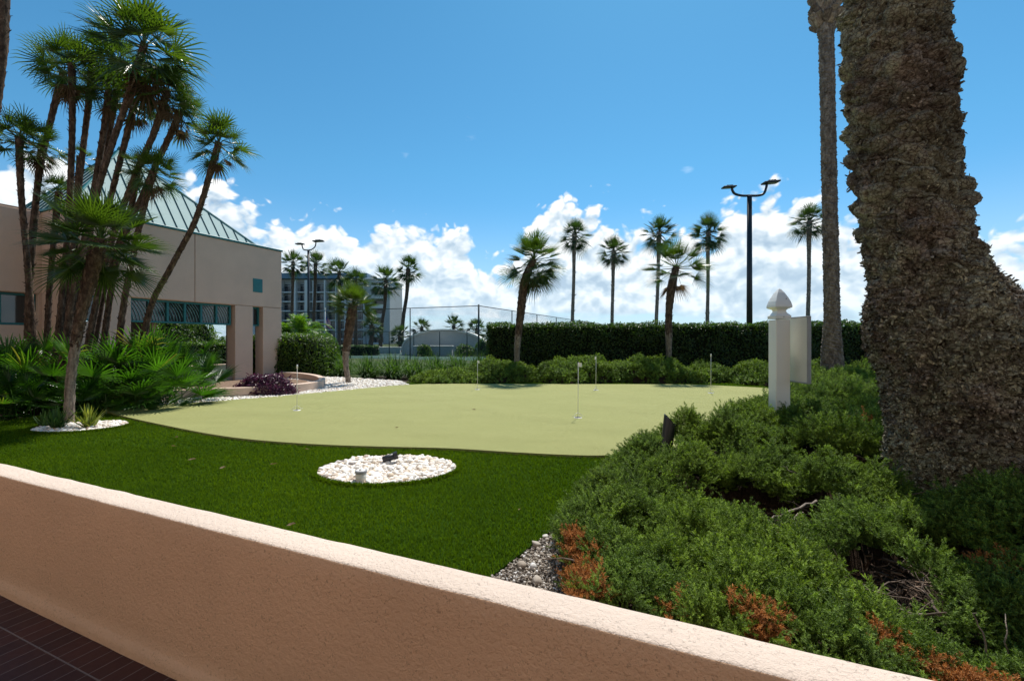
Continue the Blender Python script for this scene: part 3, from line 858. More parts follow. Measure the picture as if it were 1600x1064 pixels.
def building():
    t = empty('pavilion_building', Bp(2.6, 1.2, 0), 'pink stucco building with a teal-ribbed pyramid skylight roof behind the palm cluster', 'building')
    mb = MB()
    g = .008
    bbox_(mb, 0, 2.6 - g, 0, .34, ZG + g, ZT)
    bbox_(mb, 2.6 + g, TW, 0, .34, ZG + g, ZT)
    bbox_(mb, .0, TW, .03, .33, ZG - .004, ZG + g * 1.5, bev=0)
    bbox_(mb, 2.6 - g * 1.5, 2.6 + g * 1.5, .03, .33, ZG + .02, ZT - .01, bev=0)
    bbox_(mb, TW - .34, TW - .001, .341, 1.2, -.1, ZT)             # left end return
    bbox_(mb, .001, .34, .341, 3.4, ZG + g, ZT)                   # right end, upper
    bbox_(mb, 0, TW, 3.401, 3.74, ZG + g, ZT)                     # back, upper
    bbox_(mb, 4.02, 4.57, 0, .34, -.1, ZG - g)
    bbox_(mb, 5.10, TW, 0, .34, -.1, ZG - g)
    bbox_(mb, 4.571, 5.099, 0, .34, -.1, ZW - .02)
    build('wall', mb, M['stucco_b'], t)
    for (a, b_, c_, d_) in ((0, .64, 0, .34), (.97, 1.51, 0, .34), (4.6, TW, 3.40, 3.74)):
        mb = MB(); bbox_(mb, a, b_, c_, d_, -.1, ZG - g); build('pillar', mb, M['stucco_b'], t)
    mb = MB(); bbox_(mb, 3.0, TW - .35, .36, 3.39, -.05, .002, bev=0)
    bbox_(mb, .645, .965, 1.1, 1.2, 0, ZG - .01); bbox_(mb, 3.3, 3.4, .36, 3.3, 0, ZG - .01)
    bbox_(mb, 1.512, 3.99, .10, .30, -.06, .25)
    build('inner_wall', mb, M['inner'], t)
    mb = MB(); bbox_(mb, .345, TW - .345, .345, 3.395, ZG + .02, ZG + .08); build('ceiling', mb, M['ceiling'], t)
    # clerestory windows
    def window(t0, t1, z0, z1, s0, panes, parent, reflect_bar=True):
        mb = MB(); f = .045
        bbox_(mb, t0, t1, s0, s0 + .07, z0, z0 + f); bbox_(mb, t0, t1, s0, s0 + .07, z1 - f, z1)
        bbox_(mb, t0, t0 + f, s0 + .001, s0 + .069, z0 + f, z1 - f); bbox_(mb, t1 - f, t1, s0 + .001, s0 + .069, z0 + f, z1 - f)
        w = (t1 - t0) / panes
        for k in range(1, panes): bbox_(mb, t0 + k * w - .028, t0 + k * w + .028, s0 + .001, s0 + .069, z0 + f, z1 - f)
        win = build('window', mb, M['teal'], parent)
        for k in range(panes):
            mb = MB(); bbox_(mb, t0 + k * w + .03, t0 + (k + 1) * w - .03, s0 + .05, s0 + .058, z0 + f * .8, z1 - f * .8, bev=0)
            build('pane', mb, M['glass'], win)
            if reflect_bar:
                mb = MB()
                a0, a1 = t0 + k * w + .035, t0 + (k + 1) * w - .035
                hh = z1 - z0 - 2 * f
                for j in range(6):  # curved bars drawn in place of the rib reflection in the pane
                    pts = []
                    for q in np.linspace(0, 1, 9):
                        u = a1 - (a1 - a0) * (j / 7 * 1.5 - .45 + .62 * (1 - (1 - q) ** 1.8) )
                        u = u if a0 < u < a1 else None
                        z = z1 - f - hh * q
                        if u is not None: pts.append(Bp(u, s0 + .035, z))
                    if len(pts) > 1: mb.tube(pts, .006, 5)
                if mb.V: build('reflect_bar', mb, M['reflect_bar'], win)
        return win
    M['reflect_bar'] = simple('pale_reflection', (.20, .42, .42), .3, .3)
    window(1.56, 4.00, ZW, ZG - .012, .10, 6, t)
    window(4.585, 5.085, ZW, ZG - .012, .12, 1, t, False)
    window(.645, .965, ZW, ZG - .012, .16, 1, t, False)
    # teal accent tile
    mb = MB(); z0, z1 = 2.52, 2.92
    bbox_(mb, .66, .97, -.012, .02, z0, z1); build('accent_tile', mb, M['teal'], t)
    # teal coping
    mb = MB()
    bbox_(mb, -.03, TW + .03, -.03, .37, ZT, ZT + .055); bbox_(mb, -.03, .37, .371, 3.77, ZT, ZT + .054); bbox_(mb, TW - .37, TW + .03, .371, 3.77, ZT, ZT + .054); bbox_(mb, .371, TW - .371, 3.371, 3.771, ZT, ZT + .054)
    build('coping', mb, M['teal'], t)
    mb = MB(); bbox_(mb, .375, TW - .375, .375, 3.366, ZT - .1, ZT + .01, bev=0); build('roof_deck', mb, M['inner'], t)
    # pyramid skylight
    A, B_, Cc, D = Bp(.80, .10, ZT + .06), Bp(5.12, .10, ZT + .06), Bp(5.12, 3.0, ZT + .06), Bp(.80, 3.0, ZT + .06)
    AP = Bp(3.55, 1.45, 5.92)
    skyl = []
    for k, (p, q) in enumerate(((A, B_), (B_, Cc), (Cc, D), (D, A))):
        mb = MB(); mb.poly([p, q, AP], [(0, 1, 2)]); pn = build('skylight_panel', mb, M['roofpane'], t)
        nrm = (q - p).cross(AP - p).normalized()
        if nrm.z < 0: nrm = -nrm
        e = (q - p); L = e.length; e.normalize()
        foot = (AP - p).dot(e)
        mb = MB(); ns = int(L / .27)
        slope = (AP - (p + e * foot))
        for j in range(1, ns + 1):
            u = L * (j) / (ns + 1)
            fr = u / foot if u < foot else (L - u) / (L - foot)
            a_ = p + e * u; b_ = a_ + slope * fr
            mb.tube([a_ + nrm * .012, b_ + nrm * .012], .013, 4, sm=0)
        build('rib', mb, M['teal_dark'], pn)
    mb = MB()
    for p in (A, B_, Cc, D): mb.tube([p, AP], .030, 6, sm=0)
    for p, q in ((A, B_), (B_, Cc), (Cc, D), (D, A)): mb.tube([p, q], .028, 6, sm=0)
    mb.tube([AP, AP + Vector((0, 0, .10))], [.06, .01], 6)
    build('hip_rib', mb, M['teal'], t)
    # left wing
    w = empty('wing_building', Bp(8, 2, 0), 'lower tan stucco wing at the far left edge with teal-framed windows', 'building')
    s = .91
    mb = MB(); bbox_(mb, TW - .02, 11, s, s + .34, ZG + g, ZT - .02); bbox_(mb, TW - .02, 11, s, s + .34, -.1, 1.42)
    bbox_(mb, TW + .001, 11, s + .03, s + .33, ZG - .004, ZG + g * 1.5, bev=0)
    bbox_(mb, TW - .02, 5.27, s + .001, s + .34, 1.421, ZG - g); bbox_(mb, 8.0, 11, s, s + .34, 1.421, ZG - g)
    bbox_(mb, 10.66, 11, s + .341, 5, -.1, ZT - .02); bbox_(mb, TW + .001, TW + .34, s + .341, 5, -.1, ZT - .02); bbox_(mb, TW + .341, 10.65, 4.66, 5, -.1, ZT - .02)
    build('wall', mb, M['stucco_b'], w)
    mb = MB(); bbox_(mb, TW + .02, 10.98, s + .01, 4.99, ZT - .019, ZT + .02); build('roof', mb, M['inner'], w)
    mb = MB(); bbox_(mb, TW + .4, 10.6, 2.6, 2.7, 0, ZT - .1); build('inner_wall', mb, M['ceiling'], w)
    window(5.275, 7.995, 1.425, ZG - .012, s + .1, 5, w, False)
building()

# curved planter wall
def planter_wall():
    pts = [gp(*q) for q in [(215, 628), (300, 620), (380, 617), (440, 613), (478, 609), (498, 604.5), (503, 600), (494, 595), (470, 591), (440, 589)]]
    P = smooth_poly(pts, 10, closed=False)
    H = .155; w = .075
    rows = []
    for i, p in enumerate(P):
        d = (P[min(i + 1, len(P) - 1)] - P[max(0, i - 1)]).normalized(); n = Vector((-d.y, d.x, 0))
        rows += [p - n * w + Vector((0, 0, -.05)), p - n * w + Vector((0, 0, H - .01)), p - n * (w - .01) + Vector((0, 0, H)), p + n * (w - .01) + Vector((0, 0, H)), p + n * w + Vector((0, 0, H - .01)), p + n * w + Vector((0, 0, -.05))]
    k = 6
    Q = [(i * k + j, i * k + j + 1, (i + 1) * k + j + 1, (i + 1) * k + j) for i in range(len(P) - 1) for j in range(k - 1)]
    mb = MB(); mb.add([tuple(v) for v in rows], Q)
    mb.poly([rows[j] for j in range(6)], [(0, 1, 2, 3, 4, 5)]); mb.poly([rows[-6 + j] for j in range(6)], [(5, 4, 3, 2, 1, 0)])
    tag(build('planter_wall', mb, M['stucco_b']), 'low curved pink planter wall at the foot of the building pillars', 'wall')
    # shaded back parapet seen through the pavilion opening
    mb = MB(); bbox_(mb, -3.2, 6.5, 3.9, 4.05, -.05, .20); bbox_(mb, -3.2, 6.5, 3.88, 4.07, .20, .24)
    tag(build('garden_wall', mb, M['stucco_b']), 'low dark wall below the hedge seen through the pavilion opening', 'wall')
planter_wall()

# ================================================================== FOLIAGE BUILDERS
LEAF6 = (np.array([(0, 0, 0), (-.28, .35, .05), (.28, .35, .05), (0, .35, -.03), (0, 1, -.08)]), np.array([(0, 3, 1), (0, 2, 3), (3, 4, 1), (3, 2, 4)]))
def leaf_mass(mb, P, N, size, jitter=.7, var=None, proto=LEAF6, wid=1.0):
    n = len(P)
    up = N + rng.normal(0, jitter, (n, 3)); up /= np.linalg.norm(up, axis=1, keepdims=True)
    fw = np.cross(up, rng.normal(size=(n, 3))); fw /= np.linalg.norm(fw, axis=1, keepdims=True)
    R = frame_rot(fw, up)
    s = rng.uniform(.7, 1.3, n) * size
    scatter(mb, proto, P, R, np.stack([s * wid, s, s], 1), np.clip(rng.normal(.45, .25, n), 0, .97) if var is None else var)

def hedge_box(name, label, cat, x0, y0, x1, y1, width, h, dens, size, m, zb=-.07, rough=.07, group=None):
    """clipped hedge from (x0,y0) to (x1,y1)"""
    a = np.array([x0, y0]); b = np.array([x1, y1]); L = np.linalg.norm(b - a); d = (b - a) / L; nn = np.array([-d[1], d[0]])
    mbc = MB()
    Rm = np.array([[d[0], nn[0], 0], [d[1], nn[1], 0], [0, 0, 1]])
    c = (a + b) / 2
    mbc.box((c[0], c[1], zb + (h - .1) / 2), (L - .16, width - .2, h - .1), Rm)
    faces = [('f', L * h), ('b', L * h), ('t', L * width), ('l', width * h), ('r', width * h)]
    mb = MB()
    for k, A in faces:
        n = int(A * dens * (1 if k in 'ftlr' else .25))
        u = rng.random(n); v = rng.random(n)
        if k in 'fb':
            s = -1 if k == 'f' else 1
            q = np.stack([u * L, np.full(n, s * width / 2), v * h], 1); N = np.tile([0, s, .15], (n, 1))
        elif k == 't':
            q = np.stack([u * L, (v - .5) * width, np.full(n, h)], 1); N = np.tile([0, 0, 1.], (n, 1))
        else:
            s = -1 if k == 'l' else 1
            q = np.stack([np.full(n, 0 if s < 0 else L), (u - .5) * width, v * h], 1); N = np.tile([s, 0, .15], (n, 1))
        bump_ = fbm(q * 2.2 + 3, 3)[:, None] * rough * 1.3 - rng.random((n, 1)) ** 2 * rough * 1.6
        q = q + N * bump_
        W_ = np.stack([a[0] + d[0] * q[:, 0] + nn[0] * q[:, 1], a[1] + d[1] * q[:, 0] + nn[1] * q[:, 1], zb + q[:, 2]], 1)
        Nw = np.stack([d[0] * N[:, 0] + nn[0] * N[:, 1], d[1] * N[:, 0] + nn[1] * N[:, 1], N[:, 2]], 1)
        leaf_mass(mb, W_, Nw, size)
    t = empty(name, (c[0], c[1], zb), label, cat, group)
    build('foliage', mb, m, t); build('shade_core', mbc, M['hedge_core'], t)

# tall clipped hedge behind the green
hA = at(764, 560, 14.6); hB = at(1345, 560, 13.4)
hedge_box('clipped_hedge', 'long tall dark clipped hedge behind the putting green', 'hedge', hA.x, hA.y, hB.x + 3.5, hB.y - .3, 1.1, 1.68, 1500, .062, M['hedge'], rough=.13)

def round_bush(name, label, c, r, dens, size, m, cat='shrub', group=None, boxy=.5, rough=.1):
    """c centre of base, r radii (x, y, z)"""
    A = 2 * math.pi * r[0] * r[2] * 1.6
    n = int(A * dens)
    v = rng.normal(size=(n, 3)); v[:, 2] = np.abs(v[:, 2]) * .9; v /= np.linalg.norm(v, axis=1, keepdims=True)
    pw = 2 + boxy * 4
    k = (np.abs(v) ** pw).sum(1) ** (-1 / pw)
    P = v * k[:, None]
    N = np.sign(P) * np.abs(P) ** (pw - 1); N /= np.linalg.norm(N, axis=1, keepdims=True)
    R_ = np.array(r)
    off = fbm(P * R_ * 3 + 5, 3)[:, None] * rough - rng.random((n, 1)) ** 2 * rough
    W_ = P * R_ + N * off + np.array(tuple(c))
    mb = MB(); leaf_mass(mb, W_, N, size)
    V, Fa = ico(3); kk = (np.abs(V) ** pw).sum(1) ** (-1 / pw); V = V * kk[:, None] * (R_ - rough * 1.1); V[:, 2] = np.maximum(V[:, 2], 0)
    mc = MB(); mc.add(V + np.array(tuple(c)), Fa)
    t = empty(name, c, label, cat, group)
    build('foliage', mb, m, t); build('shade_core', mc, M['hedge_core'], t)

c0 = at(455, 560, 14.9)
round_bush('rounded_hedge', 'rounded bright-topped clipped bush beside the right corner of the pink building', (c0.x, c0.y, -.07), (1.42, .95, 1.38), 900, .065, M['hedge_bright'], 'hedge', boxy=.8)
q0 = Bp(-2.7, 4.7); q1 = Bp(6.5, 4.7)
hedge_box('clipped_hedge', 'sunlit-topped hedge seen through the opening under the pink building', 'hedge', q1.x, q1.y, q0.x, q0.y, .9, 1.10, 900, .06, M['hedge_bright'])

# strap-leaved clumps
def strap_clump(name, label, c, h, n, spread, width, m, cat='plant', group=None, seg=6, droop=1.0, base=.08, stiff=0.0):
    mb = MB()
    V = []; Fc = []; var = []
    for i in range(n):
        a = rnd.random() * 2 * math.pi; L = h * rnd.uniform(.75, 1.25); e = math.radians(rnd.uniform(35, 88))
        r0 = base * math.sqrt(rnd.random()); a0 = rnd.random() * 6.28
        p = Vector((c[0] + r0 * math.cos(a0), c[1] + r0 * math.sin(a0), c[2]))
        d = Vector((math.cos(a) * math.cos(e) * spread, math.sin(a) * math.cos(e) * spread, math.sin(e))).normalized()
        side = Vector((-math.sin(a), math.cos(a), 0))
        b0 = len(V)
        for k in range(seg + 1):
            u = k / seg; w = width * (min(1, .55 + u * 2) * (1 - u ** 2.2)) + .0004
            V += [p - side * w, p + Vector((0, 0, -w * .5)), p + side * w]
            if k: Fc += [(b0 + 3 * k - 3, b0 + 3 * k - 2, b0 + 3 * k + 1, b0 + 3 * k), (b0 + 3 * k - 2, b0 + 3 * k - 1, b0 + 3 * k + 2, b0 + 3 * k + 1)]
            p = p + d * (L / seg)
            d = (d + Vector((0, 0, -.16 * droop * (u + .3)))).normalized()
        var += [rnd.gauss(.5, .25)] * (2 * seg)
    mb.add([tuple(v) for v in V], Fc, np.clip(var, 0, .9))
    return tag(build(name, mb, m), label, cat, group)
LIR = [(532, 586, 'small liriope clump wedged beside the bright rounded bush'), (572, 588, 'liriope clump just right of the small fan palm'), (612, 589, 'dark spreading liriope clump between the small fan palm and the middle of the row'), (646, 590, 'tallest liriope clump of the row, below the arched building'),
       (682, 586, 'pale-tipped liriope clump right of the tallest one'), (716, 583, 'liriope clump beside the chain link corner post'), (748, 580, 'last liriope clump against the end of the tall hedge')]
for i, (px, py, lb) in enumerate(LIR):
    q = gp(px, py)
    strap_clump('strappy_plant', lb, (q.x, q.y + .25, -.05), .62 + .07 * (i % 3), 190, 1.5, .017, M['strap'], group='strap-leaved plants in a row before the court fence', base=.22, droop=2.8)
for i in range(7):
    q = gp(520 + i * 38, 584); q.y += 1.0
    strap_clump('strappy_plant', ['back-row liriope clump against the rounded bush', 'back-row liriope clump behind the small fan palm trunk', 'back-row liriope clump second right of the small fan palm', 'back-row liriope clump left of the grey boxy wall', 'back-row liriope clump below the grey boxy wall', 'back-row liriope clump below the right side of the arched shelter', 'back-row liriope clump at the corner post'][i], (q.x - .1, q.y, -.05), .72, 150, 1.15, .013, M['strap'], group='strap-leaved plants in the back row', base=.3, droop=2.3)

# small plants at the foot of the leaning palm
def rosette(name, label, c, h, n, m, w):
    strap_clump(name, label, c, h, n, 1.0, w, m, base=.05, droop=.25, seg=5)
q = gp(90, 668); rosette('agave_plant', 'dark green spiky rosette left of the leaning fan palm trunk', (q.x, q.y, -.02), .26, 46, M['strap'], .016)
q = gp(72, 664); rosette('agave_plant', 'smallest dark spiky rosette at the left of the trunk bed', (q.x - .03, q.y, -.02), .21, 34, M['strap'], .014)
q = gp(140, 666); rosette('croton_plant', 'yellow-green variegated rosette right of the leaning fan palm trunk', (q.x, q.y, -.02), .27, 40, M['variegated'], .019)

# purple plant
def purple_plant():
    q = gp(415, 614); n = 3200
    v = rng.normal(size=(n, 3)); v[:, 2] = np.abs(v[:, 2]); v /= np.linalg.norm(v, axis=1, keepdims=True)
    r = rng.uniform(.55, 1.0, (n, 1)) ** .5
    P = v * r * np.array([.68, .36, .42]); P *= (1 + .22 * fbm(v * 2.5, 3))[:, None]
    P = P + np.array([q.x, q.y, -.03])
    mb = MB(); leaf_mass(mb, P, v + [0, 0, .4], .085, .6, wid=.55)
    t = empty('purple_plant', q, 'purple-leaved mound growing on the pebbles before the planter wall', 'plant')
    build('foliage', mb, M['purple'], t)
    mb = MB()
    for i in range(40):
        a = rnd.random() * 6.28; e = rnd.uniform(.3, 1.4)
        mb.tube([q, q + Vector((math.cos(a) * .5 * math.cos(e), math.sin(a) * .28 * math.cos(e), .28 * math.sin(e)))], [.005, .003], 4)
    build('stem', mb, M['purple'], t)
purple_plant()

# ------------------------------------------------------------------ fan palms
def fan_leaf(V, Fc, var, base, d, L, nseg, amax, droop, v, petw=.006, fold=.10, pet=.7, mid0=.38):
    """petiole from base along d, then a palmate blade"""
    d = d.normalized()
    tip = base + d * (L * pet) + Vector((0, 0, -.10 * droop * L))
    side = d.cross(Vector((0, 0, 1)))
    if side.length < .05: side = Vector((1, 0, 0))
    side.normalize(); roll = rnd.gauss(0, .35)
    nrm = side.cross(d).normalized()
    side, nrm = side * math.cos(roll) + nrm * math.sin(roll), nrm * math.cos(roll) - side * math.sin(roll)
    b0 = len(V)
    m_ = (base + tip) / 2 + Vector((0, 0, .03 * L))
    for p, w in ((base, petw * 1.6), (m_, petw), (tip, petw * .8)):
        V += [p - side * w, p + side * w, p + nrm * -w * 1.2]
    for k in (0, 3):
        Fc += [(b0 + k, b0 + k + 3, b0 + k + 4), (b0 + k, b0 + k + 4, b0 + k + 1), (b0 + k + 1, b0 + k + 4, b0 + k + 5), (b0 + k + 1, b0 + k + 5, b0 + k + 2), (b0 + k + 2, b0 + k + 5, b0 + k + 3), (b0 + k + 2, b0 + k + 3, b0 + k)]
        var += [.6] * 6
    fwd = (d + Vector((0, 0, -.25 * droop))).normalized()
    fwd = (fwd - nrm * fwd.dot(nrm)).normalized(); sd = fwd.cross(nrm).normalized()
    da = 2 * amax / nseg
    for i in range(nseg):
        a = -amax + da * (i + .5); q = abs(a) / amax
        l = L * (1 - .30 * q * q) * rnd.uniform(.88, 1.06)
        if rnd.random() < .03: l *= .6
        cup = .18 * (1 - math.cos(a)) 
        u = lambda an: fwd * math.cos(an) + sd * math.sin(an)
        dc = (u(a) + nrm * (cup + .08)).normalized()
        mid = mid0 + .05 * math.sin(i * 2.3)
        hw = da * .5
        dl = (u(a - hw) + nrm * cup).normalized(); dr = (u(a + hw) + nrm * cup).normalized()
        sag = Vector((0, 0, -droop * l * (.10 + .10 * rnd.random())))
        pm = tip + dc * (l * mid) + nrm * (fold * hw * l); pl = tip + dl * (l * mid) ; pr = tip + dr * (l * mid)
        wj = hw * .34 * l * .75
        sdv = dc.cross(nrm).normalized()
        e1 = tip + dc * (l * .78) + sag * .45
        te = tip + dc * l + sag * 1.25
        c = len(V)
        V += [tip, pl, pm, pr, e1 - sdv * wj * .6, e1 + sdv * wj * .6, te]
        Fc += [(c, c + 1, c + 2), (c, c + 2, c + 3), (c + 1, c + 4, c + 2), (c + 2, c + 4, c + 5), (c + 2, c + 5, c + 3), (c + 4, c + 6, c + 5)]
        var += [min(.99, max(0, v + rnd.gauss(0, .07)))] * 6

def crown_mesh(top, L, nleaf, nseg, emin=-55, emax=85, amax=2.0, droop=1.0, lean=Vector((0, 0, 1)), squash=1.0, pet=.75, dead=.0, petw=None, mid0=.34):
    V = []; Fc = []; var = []
    for i in range(nleaf):
        u = (i + .5) / nleaf
        e = math.radians(emin + (emax - emin) * (1 - u) ** .85 + rnd.gauss(0, 6)) if False else math.radians(emax - (emax - emin) * u ** .9 + rnd.gauss(0, 7))
        a = i * 2.39996 + rnd.gauss(0, .25)
        d = Vector((math.cos(a) * math.cos(e), math.sin(a) * math.cos(e), math.sin(e) * squash))
        d = (d + (lean - Vector((0, 0, 1))) * .8).normalized()
        old = u
        l = L * (rnd.uniform(.85, 1.08)) * (1 - .10 * max(0, math.sin(e)))
        v = rnd.gauss(.62 - .35 * old, .13)
        if rnd.random() < dead * old * 2: v = 1.0
        fan_leaf(V, Fc, var, top + d * .03 + Vector((0, 0, -.12 * L * old)), d, l * .62, nseg, amax * rnd.uniform(.9, 1.05), droop * (.5 + .9 * old), min(v, 1), pet=pet * rnd.uniform(.8, 1.15), petw=petw or max(.005, L * .008), mid0=mid0)
    mb = MB(); mb.add([tuple(p) for p in V], Fc, np.array(var))
    return mb

def trunk_mesh(pts, rad, rough=.12, boots=0.0, seed=0, n=14, step=.045):
    """displaced tube, pts smoothed; boots adds leaf-base stubs"""
    P = smooth_poly(pts, 8, closed=False)
    L = [0]
    for a, b in zip(P[:-1], P[1:]): L.append(L[-1] + (b - a).length)
    m = max(8, int(L[-1] / step)); ss = np.linspace(0, L[-1], m)
    A = np.array([tuple(p) for p in P]); C_ = np.stack([np.interp(ss, L, A[:, k]) for k in range(3)], 1)
    rr = np.interp(ss / L[-1], np.linspace(0, 1, len(rad)), rad)
    T = np.gradient(C_, axis=0); T /= np.linalg.norm(T, axis=1, keepdims=True)
    S = np.cross(T, [0, 1, 0.01]); S /= np.linalg.norm(S, axis=1, keepdims=True); U = np.cross(S, T)
    th = np.linspace(0, 2 * math.pi, n, endpoint=False)
    base = S[:, None] * np.cos(th)[None, :, None] + U[:, None] * np.sin(th)[None, :, None]
    q = np.stack(np.broadcast_arrays(np.cos(th)[None] * 2.5, np.sin(th)[None] * 2.5 + seed, (ss * 9)[:, None]), -1).reshape(-1, 3)
    d = fbm(q, 3).reshape(m, n) * rough
    if boots:
        d = d + boots * (np.maximum(0, np.sin(th[None] * 3 + ss[:, None] * 38)) ** 2)
    R_ = rr[:, None] * (1 + d)
    V = C_[:, None] + base * R_[..., None]
    i, j = np.meshgrid(np.arange(m - 1), np.arange(n), indexing='ij')
    Q = np.stack([i * n + j, i * n + (j + 1) % n, (i + 1) * n + (j + 1) % n, (i + 1) * n + j], -1).reshape(-1, 4)
    mb = MB(); mb.add(V.reshape(-1, 3), Q, var=np.clip(.5 + .6 * fbm(q[:(m - 1) * n] * 1.7, 2), 0, 1), sm=1)
    return mb, C_, rr, T

def stubs(mb, C_, rr, T, n, size, z0=0.0, z1=1.0, drop=0.0):
    """old leaf bases / fibre ends sticking up out of the trunk"""
    if n < 1: return
    m = len(C_)
    k = (rng.uniform(z0, z1, n) * (m - 1)).astype(int); a = rng.uniform(0, 2 * math.pi, n)
    S = np.cross(T[k], [0, 1, .01]); S /= np.linalg.norm(S, axis=1, keepdims=True); U = np.cross(S, T[k])
    o = S * np.cos(a)[:, None] + U * np.sin(a)[:, None]
    P = C_[k] + o * rr[k][:, None] * .92
    fw = T[k] * rng.uniform(.5, 1.2, n)[:, None] * (1 - 2 * drop) + o * rng.uniform(.25, .9, n)[:, None] + rng.normal(0, .12, (n, 3))
    R = frame_rot(fw, o)
    W3 = (np.array([(-.5, 0, 0), (.5, 0, 0), (.0, 0, -.3), (-.22, 1, 0), (.22, 1, 0)]), np.array([(0, 1, 4), (0, 4, 3), (0, 3, 2), (1, 2, 4), (2, 3, 4)]))
    s = rng.uniform(.5, 1.4, n) * size
    scatter(mb, W3, P, R, np.stack([s * .6, s, s], 1), np.clip(rng.normal(.5, .3, n), 0, 1))

def fan_palm(label, pts, rad, L, nleaf=30, nseg=26, mt='trunk_brown', mf='fan', stub=0, stubsize=.05, grey=0.0, skirt=0, name='fan_palm', group=None, tr=14, **kw):
    t = empty(name, pts[0], label, 'palm tree', group)
    mb, C_, rr, T = trunk_mesh(pts, rad, .10, .14 if stub else .0, rnd.random() * 50, tr)
    if stub: stubs(mb, C_, rr, T, stub, stubsize, grey, 1.0)
    if grey:
        # lower part bare and grey, upper part with old leaf bases
        zc = C_[int(grey * (len(C_) - 1)), 2]
        cz = np.concatenate(mb.V)
        start = 0; mi = []
        for Lp, Sp in zip(mb.L, mb.S):
            k = Sp[0]; idx = Lp.reshape(-1, k) if (Sp == k).all() else None
            mi.append((cz[idx[:, 0], 2] < zc + rng.normal(0, .07, len(idx))).astype(int) if idx is not None else np.zeros(len(Sp), int))
        mb.mi = mi
    build('trunk', mb, [M[mt], M['trunk_grey']], t)
    top = pts[-1]; lean = (pts[-1] - pts[-2]).normalized()
    lean = (lean + Vector((0, 0, 1))).normalized()
    cm = crown_mesh(top, L, nleaf, nseg, lean=lean, **kw)
    build('crown', cm, M[mf], t)
    if skirt:
        sk = crown_mesh(top + Vector((0, 0, -.12 * L)), L * .8, skirt, max(8, nseg - 8), emin=-86, emax=-55, droop=1.6, amax=1.3)
        build('dead_frond', sk, M['deadleaf'], t)
    return t

# ================================================================== PALMS
CL = 'fan palms in the cluster by the pink building'
def P_(Y, *pts): return [at(x, y, Y) for x, y in pts]
fan_palm('front fan palm with a bare grey lower trunk rising from the small pebble bed', P_(6.15, (108, 664), (110, 600), (119, 535), (130, 478), (142, 430), (157, 372)), [.056, .052, .052, .060, .080, .078],
         .82, 42, 26, stub=260, stubsize=.045, grey=.42, emin=-48, emax=84, amax=2.05, droop=.55, tr=20, mid0=.32)
CP = [
 ('fan palm at the far left of the cluster, crown half cut by the frame edge', 7.9, [(62, 640), (50, 500), (42, 400), (33, 300), (30, 215)], .58, 36, 0),
 ('slim fan palm with drooping leaves just right of the leftmost crown', 8.2, [(58, 640), (44, 520), (50, 400), (58, 300), (66, 225)], .50, 24, 6),
 ('tall straight fan palm with dense crown at the upper left of the cluster', 7.8, [(78, 640), (96, 480), (108, 330), (113, 200), (112, 100)], .66, 42, 6),
 ('thin fan palm leaning right behind the dense upper left crown', 8.3, [(40, 640), (48, 400), (62, 270), (84, 170), (100, 110)], .52, 24, 6),
 ('tallest fan palm of the cluster, its crown cut by the top of the photo', 7.5, [(88, 640), (118, 440), (158, 280), (198, 160), (226, 68)], 1.0, 46, 8),
 ('fan palm behind the trunk of the tallest one, crown in its shade', 8.4, [(110, 640), (128, 450), (152, 300), (178, 170), (188, 96)], .60, 34, 6),
 ('fan palm at the right rim of the cluster below the tallest crown', 8.2, [(150, 640), (180, 420), (225, 300), (262, 220), (284, 172)], .55, 30, 6),
 ('small crown wedged between the upper left palm and the tallest one', 8.2, [(90, 640), (110, 420), (128, 250), (140, 150), (146, 84)], .52, 30, 4),
 ('low fan palm crown against the building wall left of the front palm', 8.4, [(70, 640), (76, 480), (84, 380), (92, 300)], .42, 24, 4),
 ('fan palm with its crown just left of the tallest one', 8.0, [(100, 640), (122, 440), (150, 280), (166, 180), (170, 140)], .52, 30, 4),
 ('fan palm with the crown below the tallest palm', 8.1, [(110, 640), (130, 470), (170, 320), (196, 220), (212, 158)], .50, 30, 6),
 ('fan palm right of the tallest one with a ragged crown against the sky', 7.7, [(120, 640), (160, 430), (205, 290), (240, 210), (262, 140)], .58, 34, 8),
 ('short bright green fan palm low between the trunks', 8.3, [(110, 640), (118, 480), (120, 330), (126, 245)], .30, 18, 0),
 ('fan palm with its crown before the skylight roof', 7.7, [(180, 640), (190, 500), (208, 400), (226, 320), (240, 268)], .50, 36, 4),
 ('second crown before the skylight roof, on a thinner leaning trunk', 8.2, [(130, 640), (165, 440), (190, 370), (206, 320), (216, 262)], .40, 22, 0),
 ('fan palm standing alone at the right, leaning strongly toward the putting green', 7.9, [(208, 640), (232, 492), (266, 420), (305, 345), (330, 265), (342, 222)], .62, 40, 3),
]
for lb, Y, pts, L, nl, sk in CP:
    fan_palm(lb, P_(Y, *pts), [.060, .050, .045, .042, .043, .052], L * .98, int(nl * .82), 18, mid0=.24, stub=150, stubsize=.045, emin=-46, emax=84, droop=1.0, skirt=sk, group=CL, amax=2.0)
fan_palm('dark leaning palm trunk crossing the top left corner of the photo', P_(6.6, (-60, 700), (-46, 420), (-14, 200), (2, 80), (6, 0), (14, -100), (30, -210)), [.10, .085, .07, .065, .07], .6, 26, 20, stub=160, stubsize=.045, skirt=4)

